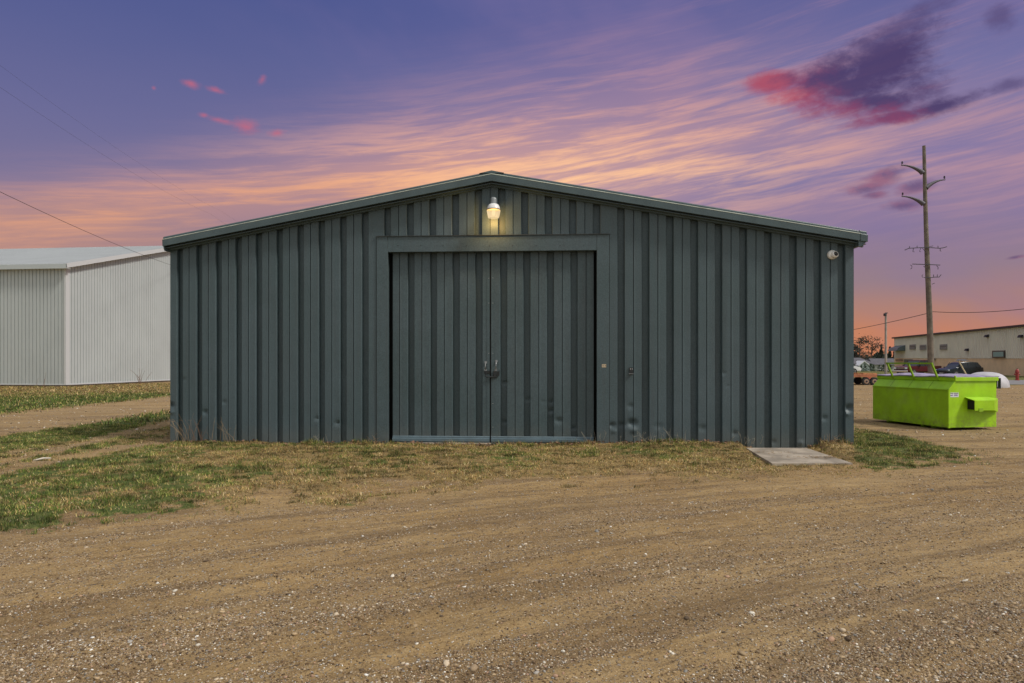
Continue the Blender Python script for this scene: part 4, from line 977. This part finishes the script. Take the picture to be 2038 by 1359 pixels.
for x in (1707, 1723, 1739.5, 1691):
    if x < 1700: continue
    a = (x-1752)*ty/F
    for s_ in (-1, 1):
        mb = MB(); mb.wheel((a, s_*1.0, .235), .245, .2); w_ = mb.build('wheel', tyre, tr, smooth=40); mb = MB(); mb.wheel((a, s_*1.105, .235), .15, .02, 14); mb.build('rim', mat('rim_rust', (0.34,0.22,0.15), 0.6), w_); mb = MB(); mb.wheel((a, s_*1.12, .235), .06, .03, 10); mb.build('hub', dk, w_)
def planks(x0, x1, y, z):
    mb = MB(); rs = random.Random(5)
    for k in range(7):
        a = (x0-1752)*ty/F+rs.random()*.2; b = (x1-1752)*ty/F-rs.random()*.2; yy = -.8+k*.24; mb.box((a,yy,.67),(b,yy+.18,.72+rs.random()*.05))
    return mb
o = planks(1702, 1737, 0, 0).build('timber_pile', mat('timber_orange', (0.42,0.20,0.08), 0.8, var=0.3, vscale=6)); o.location = (tx, ty, 0); tag(o, 'low pile of orange planks lying on the flatbed trailer', 'timber')

# ------------------------------------------------------------------ far houses
def gz(Y): return -max(0, Y-105)*.055
HYY = 150; s9 = HYY/F
hb = at(1722, 738, HYY); zg = gz(HYY)
ho = thing('grey_house', 'grey bungalow with white trimmed front gable beyond the hedge', 'house', (hb.x, HYY, zg))
hz = lambda y: EYE+(HY-y)*s9-zg
hxp = lambda x: (x-1722)*s9
hs = mat('house_grey', (0.27,0.31,0.31), 0.8, var=0.05); shg = mat('shingle', (0.10,0.095,0.105), 0.9, var=0.2, vscale=2)
mb = MB(); mb.box((hxp(1670),2,-.3),(hxp(1748),9,hz(723.5))); mb.build('wall', hs, ho)
mb = MB(); a, b = hxp(1667), hxp(1751); mb.add([(a,1.5,hz(724)),(b,1.5,hz(724)),(b-1.5,5.5,hz(711.5)),(a,5.5,hz(711.5)),(b,9.5,hz(724)),(a,9.5,hz(724))], [(0,1,2,3),(3,2,4,5),(1,4,2),(0,3,5),(0,5,4,1)]); mb.build('roof', shg, ho)
mb = MB(); mb.prism([(hxp(1709.5),-.3),(hxp(1731),-.3),(hxp(1731),hz(726)),(hxp(1719.7),hz(718.6)),(hxp(1709.5),hz(726))], 0, 3); mb.build('gable_wall', mat('house_pale', (0.36,0.42,0.41), 0.8), ho)
mb = MB()
for xa, xb in ((1708,1719.7),(1731.5,1719.7)):
    mb.add([(hxp(xa),-.25,hz(727)),(hxp(xb),-.25,hz(717.6)),(hxp(xb),-.25,hz(719.2)),(hxp(xa),-.25,hz(728.6)),(hxp(xa),3,hz(727)),(hxp(xb),3,hz(717.6)),(hxp(xb),3,hz(719.2)),(hxp(xa),3,hz(728.6))], [(0,1,2,3),(4,7,6,5),(0,4,5,1),(2,6,7,3)])
mb.build('gable_trim', mat('trim_white', (0.7,0.7,0.72), 0.6), ho)
hb2 = at(1758, 738, 165); h2 = thing('low_house', 'low dark-roofed house with pale wall left of the beige warehouse', 'house', (hb2.x, 165, gz(165)))
s2 = 165/F; hz2 = lambda y: EYE+(HY-y)*s2-gz(165); hx2 = lambda x: (x-1758)*s2
mb = MB(); mb.box((hx2(1739),0,-.3),(hx2(1800),7,hz2(725.5))); mb.build('wall', mat('house_cream', (0.42,0.42,0.38), 0.8), h2)
mb = MB(); a, b = hx2(1736), hx2(1803); mb.add([(a,-.4,hz2(725.5)),(b,-.4,hz2(725.5)),(b,3.5,hz2(713)),(a+1,3.5,hz2(713)),(b,7.4,hz2(725.5)),(a,7.4,hz2(725.5))], [(0,1,2,3),(3,2,4,5),(0,3,5),(1,4,2),(0,5,4,1)]); mb.build('roof', shg, h2)
mb = MB(); mb.box((hx2(1750),-.03,0),(hx2(1753),-.005,hz2(728))); mb.build('door', mat('trim_white',(0.7,0.7,0.7)), h2)

# ------------------------------------------------------------------ trees
leafd = mat('leaf_dark', (0.028,0.040,0.024), 0.8, var=0.4, vscale=0.8); bark = mat('bark', (0.06,0.045,0.04), 0.9)
leafo = mat('leaf_olive', (0.040,0.042,0.028), 0.8, var=0.4, vscale=0.8)
def leaf_mb(mb, pts, size, rs):
    for p in pts:
        d1 = Vector((rs.gauss(0,1), rs.gauss(0,1), rs.gauss(0,.7))).normalized()*size*(.6+rs.random()*.8); d2 = Vector((rs.gauss(0,1), rs.gauss(0,1), rs.gauss(0,1))).normalized()*size*.7
        mb.add([p-d1*.5, p+d2*.5, p+d1*.5, p-d2*.5], [(0,1,2,3)])
def conifer(name, label, cat, loc, H_, W_, seed, group, n=900, m=leafd, base=.05):
    rs = random.Random(seed); o = thing(name, label, cat, loc, 0, group); mb = MB(); mb.tube([(0,0,-.3),(0,0,H_*.97)], [H_*.022+.03,.02], 7); mb.build('trunk', bark, o)
    pts = []
    for k in range(n):
        q = rs.random()**1.25; z_ = H_*(base+(1-base)*q); r_ = W_/2*(1-q)**.85*(.72+.28*math.sin(z_*9/max(H_,2)*4+seed))*math.sqrt(rs.random()*.8+.2); a = rs.random()*2*math.pi; pts.append(Vector((r_*math.cos(a), r_*math.sin(a), z_-.12*r_)))
    mb = MB(); leaf_mb(mb, pts, max(.12, H_*.05), rs); mb.build('crown', m, o); return o
def open_tree(label, loc, H_, W_, seed, group, lo=.35, n=14, per=60):
    rs = random.Random(seed); o = thing('sparse_tree', label, 'tree', loc, 0, group)
    mb = MB(); top = Vector((.3*rs.random(),0,H_*.97)); mb.tube([(0,0,-.4),(.1,0,H_*.5),tuple(top)], [H_*.02+.05,H_*.013,.03], 7); tb = mb; clumps = []
    for k in range(n):
        q = lo+(1-lo)*(k+.5)/n; a = rs.random()*2*math.pi; r_ = W_/2*(.35+.65*rs.random())*(1.15-.75*max(0,q-.55)/.45); p0 = Vector((.1,0,H_*q*.92)); p1 = Vector((r_*math.cos(a), r_*math.sin(a)*.8, H_*q+.25*r_*rs.random()))
        tb.tube([tuple(p0), tuple((p0+p1)/2+Vector((0,0,.2))), tuple(p1)], [.07,.045,.02], 5); clumps.append(p1)
    tb.build('trunk', bark, o); pts = []
    for c in clumps:
        s_ = W_*.10*(.6+rs.random()*.8)
        for k in range(per): pts.append(c+Vector((rs.gauss(0,s_), rs.gauss(0,s_), rs.gauss(0,s_*.45))))
    mb = MB(); leaf_mb(mb, pts, .34, rs); mb.build('crown', leafo, o); return o
G = 'trees behind the far houses'
def tree_px(x, ytop, Y): 
    p = at(x, ytop, Y); return (p.x, Y, gz(Y)), p.z-gz(Y)
for x, yt, Y, w_, sd_, lab in ((1710,673,178,6.0,1,'open-crowned tree showing just right of the green shed corner'),(1734,672,182,7.5,2,'tallest open-crowned tree between the shed and the slender pole'),(1702,688,170,5.0,6,'shorter scraggy tree against the green shed corner')):
    loc, H_ = tree_px(x, yt, Y); open_tree(lab, loc, H_, w_, sd_, G, n=20, per=72)
for x, yt, Y, w_, sd_, lab in ((1754,688,190,4.6,3,'dark spruce rising just left of the slender pole'),(1771,690,195,3.6,4,'thin dark spruce just right of the slender pole'),(1780,697,200,5.0,5,'dark conifer half hidden by the beige warehouse corner')):
    loc, H_ = tree_px(x, yt, Y); conifer('spruce_tree', lab, 'tree', loc, H_, w_, sd_, G, 1400)
mb = MB(); rs = random.Random(11); pts = []
for k in range(9000):
    x = 1680+rs.random()*130; Y = 200+rs.random()*12; yt = 706-4*math.sin(x*.13)-3*math.sin(x*.31+1)+(6 if x < 1725 else 0); y = yt+rs.random()**.7*26; pts.append(at(x, y, Y))
leaf_mb(mb, pts, .9, rs); o = mb.build('distant_woods', leafd); tag(o, 'low dark woods along the skyline behind the far houses', 'woods', kind='stuff')
G2 = 'evergreen shrubs before the far houses'
for i, (x, yt, w_, lab) in enumerate(((1714,725.5,.95,'pointed shrub at the left foot of the grey house gable'),(1721.5,724,1.0,'second pointed shrub, in front of the grey house gable'),(1733,723,1.35,'bushy shrub right of the grey house gable'),(1738.5,726,1.0,'small shrub tucked right of the bushiest one'),(1750,726,1.4,'round shrub before the low pale house'),(1758,725,1.3,'shrub just left of the slender pole'),(1771,724,1.5,'shrub between the slender pole and the red pickup'))):
    Y = 101+i*.4; p = at(x, yt, Y); conifer('shrub', lab, 'shrub', (p.x, Y, -.02), p.z+.05, w_*1.25, 30+i, G2, 420, mat('shrub_green', (0.035,0.075,0.028), 0.8, var=0.4, vscale=2), .0)

# ------------------------------------------------------------------ foreground: grass, gravel, weeds
def bulk_mesh(name, V, Fc, m, cols=None, smooth=False):
    me = bpy.data.meshes.new(name); me.vertices.add(len(V)); me.vertices.foreach_set('co', V.astype(np.float32).ravel())
    k = Fc.shape[1]; me.loops.add(Fc.size); me.loops.foreach_set('vertex_index', Fc.astype(np.int32).ravel())
    me.polygons.add(len(Fc)); me.polygons.foreach_set('loop_start', np.arange(0, Fc.size, k, dtype=np.int32)); me.update()
    if smooth: me.polygons.foreach_set('use_smooth', [True]*len(Fc))
    if cols is not None:
        a = me.color_attributes.new('tint', 'FLOAT_COLOR', 'POINT'); a.data.foreach_set('color', np.concatenate([cols, np.ones((len(cols),1))], 1).astype(np.float32).ravel())
    me.materials.append(m); o = bpy.data.objects.new(name, me); COL.objects.link(o); return o
def tint_mat(name, rough=0.8, transl=0.0, var=0.0):
    m = bpy.data.materials.new(name); m.use_nodes = True; t = NT(m.node_tree); b = t.n['Principled BSDF']
    a = t.node('ShaderNodeAttribute', attribute_name='tint'); c = a.outputs[0]
    if var:
        tc = t.node('ShaderNodeTexCoord'); n_ = t.noise(tc.outputs['Object'], 220, 3, .6)
        cc = t.node('ShaderNodeCombineColor'); gq = (n_-0.5)*(2*var)+1.0; [t.put(cc.inputs[i], gq) for i in range(3)]
        c = t.mix(1.0, c, cc.outputs[0], 'MULTIPLY')
    t.put(b.inputs['Base Color'], c); b.inputs['Roughness'].default_value = rough; b.inputs['Specular IOR Level'].default_value = 0.2
    if transl: b.inputs['Subsurface Weight'].default_value = 0.0
    return m
def grass_blades(name, xr, yr, dens, hgt, wid, which, lab, seed):
    r = np.random.default_rng(seed); n = int((xr[1]-xr[0])*(yr[1]-yr[0])*dens)
    X = r.uniform(*xr, n); Y = r.uniform(*yr, n)
    x, y = to_px(X, Y); keep = (x > -140) & (x < 2180) & ~((wall_d(X,Y) < 0.0) & (X > XL-.05) & (X < XR+.05))
    # off the pad
    pad = (x > np.interp(y, [888,922], [1484,1534])) & (x < np.interp(y, [888,922], [1606,1700])) & (y > 885) & (y < 923)
    keep &= ~pad
    X, Y = X[keep], Y[keep]; g, s, _ = cover(X, Y)
    cl = fbm(X*6, Y*6, 3, 88)
    u = r.random(len(X))
    if which == 'green': k = u < np.clip(g*1.5, 0, 1)*(0.12+1.25*sstep(cl,.38,.62))
    else: k = u < np.clip(s*0.95+g*0.10, 0, 1)*(0.3+0.9*sstep(cl,.3,.7))
    X, Y = X[k], Y[k]; n = len(X); cl = cl[k]; Z = height(X, Y)-0.004
    wd = wall_d(X, Y); nearw = np.exp(-(np.maximum(wd,0)/.25)**2)*(X > XL-.3)*(X < XR+.3)
    a = r.uniform(0, 2*np.pi, n); h_ = hgt*(.45+.9*r.random(n))*(.7+.6*cl)*(1+1.5*nearw*sstep(fbm(X*2.5,Y*2.5,2,5),.4,.7)); tilt = (r.uniform(.25,1.25,n) if which == 'green' else r.uniform(.8,1.55,n))
    dx, dy = np.cos(a), np.sin(a); b = a+np.pi/2+r.uniform(-.6,.6,n); w = wid*(.6+.8*r.random(n))
    base = np.stack([X,Y,Z],1); side = np.stack([np.cos(b),np.sin(b),r.uniform(-.2,.2,n)],1)*w[:,None]/2
    mid = base+np.stack([dx*np.sin(tilt*.5),dy*np.sin(tilt*.5),np.cos(tilt*.5)],1)*(h_*.5)[:,None]
    tip = mid+np.stack([dx*np.sin(tilt),dy*np.sin(tilt),np.cos(tilt)],1)*(h_*.6)[:,None]
    V = np.stack([base-side, base+side, mid+side*.8, mid-side*.8, tip], 1).reshape(-1,3); o5 = np.arange(n)*5
    Fc = np.concatenate([np.stack([o5,o5+1,o5+2],1), np.stack([o5,o5+2,o5+3],1), np.stack([o5+3,o5+2,o5+4],1)])
    q = r.random((n,1))
    if which == 'green':
        c = np.array([.026,.058,.010])*(1-q)+np.array([.150,.205,.036])*q; dd = r.random((n,1)); c = np.where(dd < .15, np.array([.42,.33,.13]), c); c = np.where(dd > .90, np.array([.07,.045,.025]), c)
    else:
        c = np.array([.50,.315,.115])*(1-q)+np.array([.13,.080,.035])*q; dd = r.random((n,1)); c = np.where(dd < .10, np.array([.60,.47,.27]), c); c = np.where(dd > .80, np.array([.060,.036,.022]), c); c = np.where((dd > .55) & (dd < .8), np.array([.17,.175,.045]), c)
    c = c*(0.40+1.50*sstep(fbm(X*3.8, Y*5.5, 4, 123),.2,.8))[:,None]*(1+.0*q)
    cols = np.repeat(c, 5, axis=0)
    o = bulk_mesh(name, V, Fc, GM, cols); tag(o, lab, 'grass', kind='stuff'); return o
GM = tint_mat('blade')
grass_blades('green_grass', (-11,12), (5.4,16), 4200, .042, .0048, 'green', 'short green grass growing in patches round the shed', 1)
grass_blades('dry_grass', (-11,12), (5.4,16), 5200, .042, .0040, 'dry', 'matted straw-coloured dead grass in front of the shed', 2)
grass_blades('far_green_grass', (-40,-4), (16,46), 230, .085, .016, 'green', 'green grass strips between the shed and the white barn', 3)
grass_blades('far_dry_grass', (-40,-4), (16,46), 200, .085, .014, 'dry', 'dry tan grass at the foot of the white barn', 4)

# gravel stones
def ico(sub):
    bm = bmesh.new(); bmesh.ops.create_icosphere(bm, subdivisions=sub, radius=1.0); v = np.array([p.co[:] for p in bm.verts]); f = np.array([[q.index for q in fc.verts] for fc in bm.faces]); bm.free(); return v, f
def stones(name, n, yr, rr_, sub, lab, seed, power=1.0, wst=1.0, pal=None):
    r = np.random.default_rng(seed); bv, bf = ico(sub); Y = yr[0]+(yr[1]-yr[0])*r.random(n)**power; X = r.uniform(-.80, .80, n)*Y*1.02
    g, s, st = cover(X, Y); cl = fbm(rutw(X,Y)*4.5, (X+Y)*.9, 3, 99); x, y = to_px(X, Y)
    pad = (x > np.interp(y, [888,922], [1484,1534])) & (x < np.interp(y, [888,922], [1606,1700])) & (y > 885) & (y < 923)
    dd = ((X-10.1)/1.6)**2+((Y-16)/2.)**2
    k = (r.random(n) < (1-np.clip(g+s,0,1)*.93)*(.08+1.0*np.clip(st,0,1)*wst+.40*sstep(cl,.48,.68))) & ~pad & (wall_d(X,Y)+99*(np.abs(X) > 6.6) > .05)
    X, Y = X[k], Y[k]; n = len(X); rad = rr_[0]+(rr_[1]-rr_[0])*r.random(n)**2.2; Z = height(X, Y)
    a = r.uniform(0, 2*np.pi, n); sx = rad*r.uniform(.8,1.35,n); sy = rad*r.uniform(.65,1.05,n); sz = rad*r.uniform(.35,.7,n)
    P = bv[None]*(1+r.uniform(-.16,.16,(n,len(bv),1))); px_, py_, pz_ = P[...,0]*sx[:,None], P[...,1]*sy[:,None], P[...,2]*sz[:,None]
    ca, sa = np.cos(a)[:,None], np.sin(a)[:,None]; tl = r.uniform(-.35,.35,n)[:,None]
    V = np.stack([px_*ca-py_*sa+X[:,None], px_*sa+py_*ca+Y[:,None], pz_+tl*px_+(Z+sz*.25)[:,None]], -1).reshape(-1,3)
    Fc = (bf[None]+(np.arange(n)*len(bv))[:,None,None]).reshape(-1,3)
    pal0 = np.array([[.40,.29,.17],[.27,.195,.12],[.50,.40,.28],[.64,.58,.48],[.24,.225,.20],[.33,.30,.26],[.40,.25,.165],[.80,.77,.70],[.12,.085,.055]])
    pr_ = np.array([.29,.23,.15,.045,.045,.045,.07,.022,.12]); pr_ /= pr_.sum()
    c = pal0[r.choice(len(pal0), n, p=pr_)] if pal is None else np.array(pal)[r.integers(0,len(pal),n)]
    c = c*r.uniform(.8,1.2,(n,1)); cols = np.repeat(c, len(bv), axis=0)
    o = bulk_mesh(name, V, Fc, SM, cols, True); tag(o, lab, 'gravel' if pal is None else 'soil', kind='stuff'); return o
SM = tint_mat('stone', .8, var=.35)
stones('gravel', 190000, (2.7,7.6), (.0026,.0062), 1, 'fine loose gravel strewn over the dirt in the foreground', 5, 1.2)
stones('gravel', 34000, (2.7,13.5), (.0055,.0125), 1, 'mid-sized pebbles scattered across the dirt yard', 6, 1.3)
stones('gravel', 900, (2.7,15), (.012,.021), 2, 'larger rounded stones lying loose on the dirt yard', 7, 1.5)

stones('gravel', 26000, (13,40), (.010,.030), 1, 'sparse stones on the track and yard beyond the shed', 8, 1.0)
stones('soil_clods', 85000, (2.7,11), (.003,.009), 1, 'small dark crumbs of soil scattered over the dirt drive', 9, 1.3, pal=[[.17,.105,.052],[.10,.062,.034],[.27,.175,.085]])
# tall dry weeds by the wall
def weed(name, label, cat, px_list, Yoff, n, hgt, spread, seed, col, grp=None, base=None, r0=.0028):
    rs = random.Random(seed)
    if base is None: a_, _ = wl(px_list, 880); p = U(a_, Yoff, 0)
    else: p = base
    zb_ = float(height(np.array([p.x]), np.array([p.y]))[0]); mb = MB()
    for k in range(n):
        a = rs.gauss(0, spread*.35); lean = rs.gauss(0, .35)+(-.15); h_ = hgt*(.45+.6*rs.random()); ly = -rs.random()*.12
        pts = [(a+lean*h_*q**1.4, ly*q+rs.uniform(-.01,.01), h_*q*(1-.25*abs(lean)*q)) for q in (0,.25,.5,.75,1)]
        mb.tube(pts, [r0*(1-.6*i/4) for i in range(5)], 4, cap=False)
        if rs.random() < .6:
            e = Vector(pts[-2]); mb.tube([tuple(e), tuple(e+Vector((rs.uniform(-.07,.07), 0, rs.uniform(.0,.08))))], r0*.6, 3, cap=False)
    o = mb.build(name, mat(*col)); o.location = (p.x, p.y, zb_-.01); tag(o, label, cat, grp); return o
cw = ('weed_straw', (0.36,0.25,0.14), 0.8, 0, .3, 8); cr = ('weed_red', (0.20,0.12,0.08), 0.8, 0, .3, 8); cg = ('weed_grey', (0.40,0.36,0.28), 0.8, 0, .2, 8)
GW = 'dry weeds along the shed wall'
weed('dry_weed', 'tall leaning dry weed stalks at the left corner of the green shed', 'weed', 372, -.12, 12, .62, .35, 1, cw, GW)
weed('dry_weed', 'dense reddish weed stalks right of the left-corner weeds', 'weed', 402, -.14, 14, .50, .3, 2, cr, GW)
weed('dry_weed', 'thin upright weed stalks left of the fifth wall rib', 'weed', 452, -.10, 8, .50, .3, 3, cw, GW)
weed('dry_weed', 'low pale weed clump on the wall foot left of the door', 'weed', 648, -.12, 9, .20, .3, 4, cg, GW)
weed('dry_weed', 'short weed beside the left door jamb', 'weed', 750, -.08, 5, .20, .12, 5, cw, GW)
weed('dry_weed', 'pale bent weed tangle at the wall foot right of the door', 'weed', 1275, -.14, 14, .26, .5, 6, cg, GW)
weed('dry_weed', 'long pale grass stems leaning right of the tangle by the door', 'weed', 1335, -.18, 10, .34, .6, 7, cg, GW)
weed('dry_weed', 'wispy dry stems beside the left end of the concrete slab', 'weed', 1470, -.14, 10, .20, .5, 8, cg, GW)
weed('dry_weed', 'brown weed clump on the mound right of the concrete slab', 'weed', 1648, -.22, 16, .22, .5, 9, cw, GW)
weed('dry_weed', 'wispy stems in front of the right door jamb', 'weed', 1180, -.12, 6, .24, .4, 10, cg, GW)
b_ = gpt(302, 885); weed('dry_weed', 'pinkish dry weed standing alone in the grass left of the shed', 'weed', 0, 0, 9, .24, .1, 12, cw, GW, base=b_)
b_ = gpt(275, 764); weed('bare_sapling', 'bare brown sapling in front of the white barn side wall', 'plant', 0, 0, 9, 1.15, .5, 13, cr, None, base=b_+Vector((.3,-.3,0)), r0=.012)
b_ = gpt(88, 770); weed('bare_sapling', 'bent bare twig leaning against the white barn front', 'plant', 0, 0, 3, 1.1, .5, 14, cr, None, base=b_+Vector((0,-.3,0)), r0=.012)
# white stick on the grass
sA, sB = gpt(66, 921), gpt(101, 917); mb = MB(); m_ = (sA+sB)/2+Vector((0,.03,.0))
mb.tube([(sA.x,sA.y,.035),(m_.x,m_.y,.05),(sB.x,sB.y,.04)], [.010,.016,.012], 6); o = mb.build('stick', mat('stick_pale', (0.50,0.45,0.38), 0.7, var=.2, vscale=20)); tag(o, 'pale bare stick lying on the grass at far left', 'stick')
# dead leaves
for (lab_, cen, spr, nn_) in (('dead grass bits strewn over the concrete slab', gpt(1650,915), (.30,.09), 260), ('dark leaf litter along the upper left edge of the concrete slab', gpt(1530,905), (.25,.12), 60)):
    rs = random.Random(nn_); mb = MB()
    for k in range(nn_):
        X = cen.x+rs.gauss(0,spr[0]); Y = cen.y+rs.gauss(0,spr[1]); a = rs.random()*6.28; l_ = .012+rs.random()*.03; w_ = .003+rs.random()*.004
        ca, sa = math.cos(a), math.sin(a); z_ = .034+rs.random()*.012
        mb.add([(X-ca*l_,Y-sa*l_,z_),(X+sa*w_,Y-ca*w_,z_+.004),(X+ca*l_,Y+sa*l_,z_+rs.random()*.01),(X-sa*w_,Y+ca*w_,z_+.002)], [(0,1,2,3)])
    o = mb.build('litter', mat('litter_straw', (0.26,0.17,0.08), 0.9, 0, .4, 9)); tag(o, lab_, 'litter', kind='stuff')
rs = random.Random(9); mb = MB()
for k in range(420):
    X = rs.uniform(-6.3, 6.0); Y = Y0-K*X-abs(rs.gauss(0,.16))-.03
    if lx(1487)-.0 < X < lx(1604): continue
    z_ = float(height(np.array([X]), np.array([Y]))[0])+.012+rs.random()*.02; s_ = .018+rs.random()*.025; a = rs.random()*6.28
    ca, sa = math.cos(a)*s_, math.sin(a)*s_; mb.add([(X-ca,Y-sa,z_),(X+sa*.5,Y-ca*.5,z_+s_*rs.random()),(X+ca,Y+sa,z_+s_*rs.random()*.5),(X-sa*.5,Y+ca*.5,z_+s_*rs.random())], [(0,1,2,3)])
o = mb.build('dead_leaves', mat('leaf_brown', (0.19,0.10,0.06), 0.8, 0, .45, 6)); tag(o, 'scattered brown dead leaves along the foot of the green shed', 'leaves', kind='stuff')
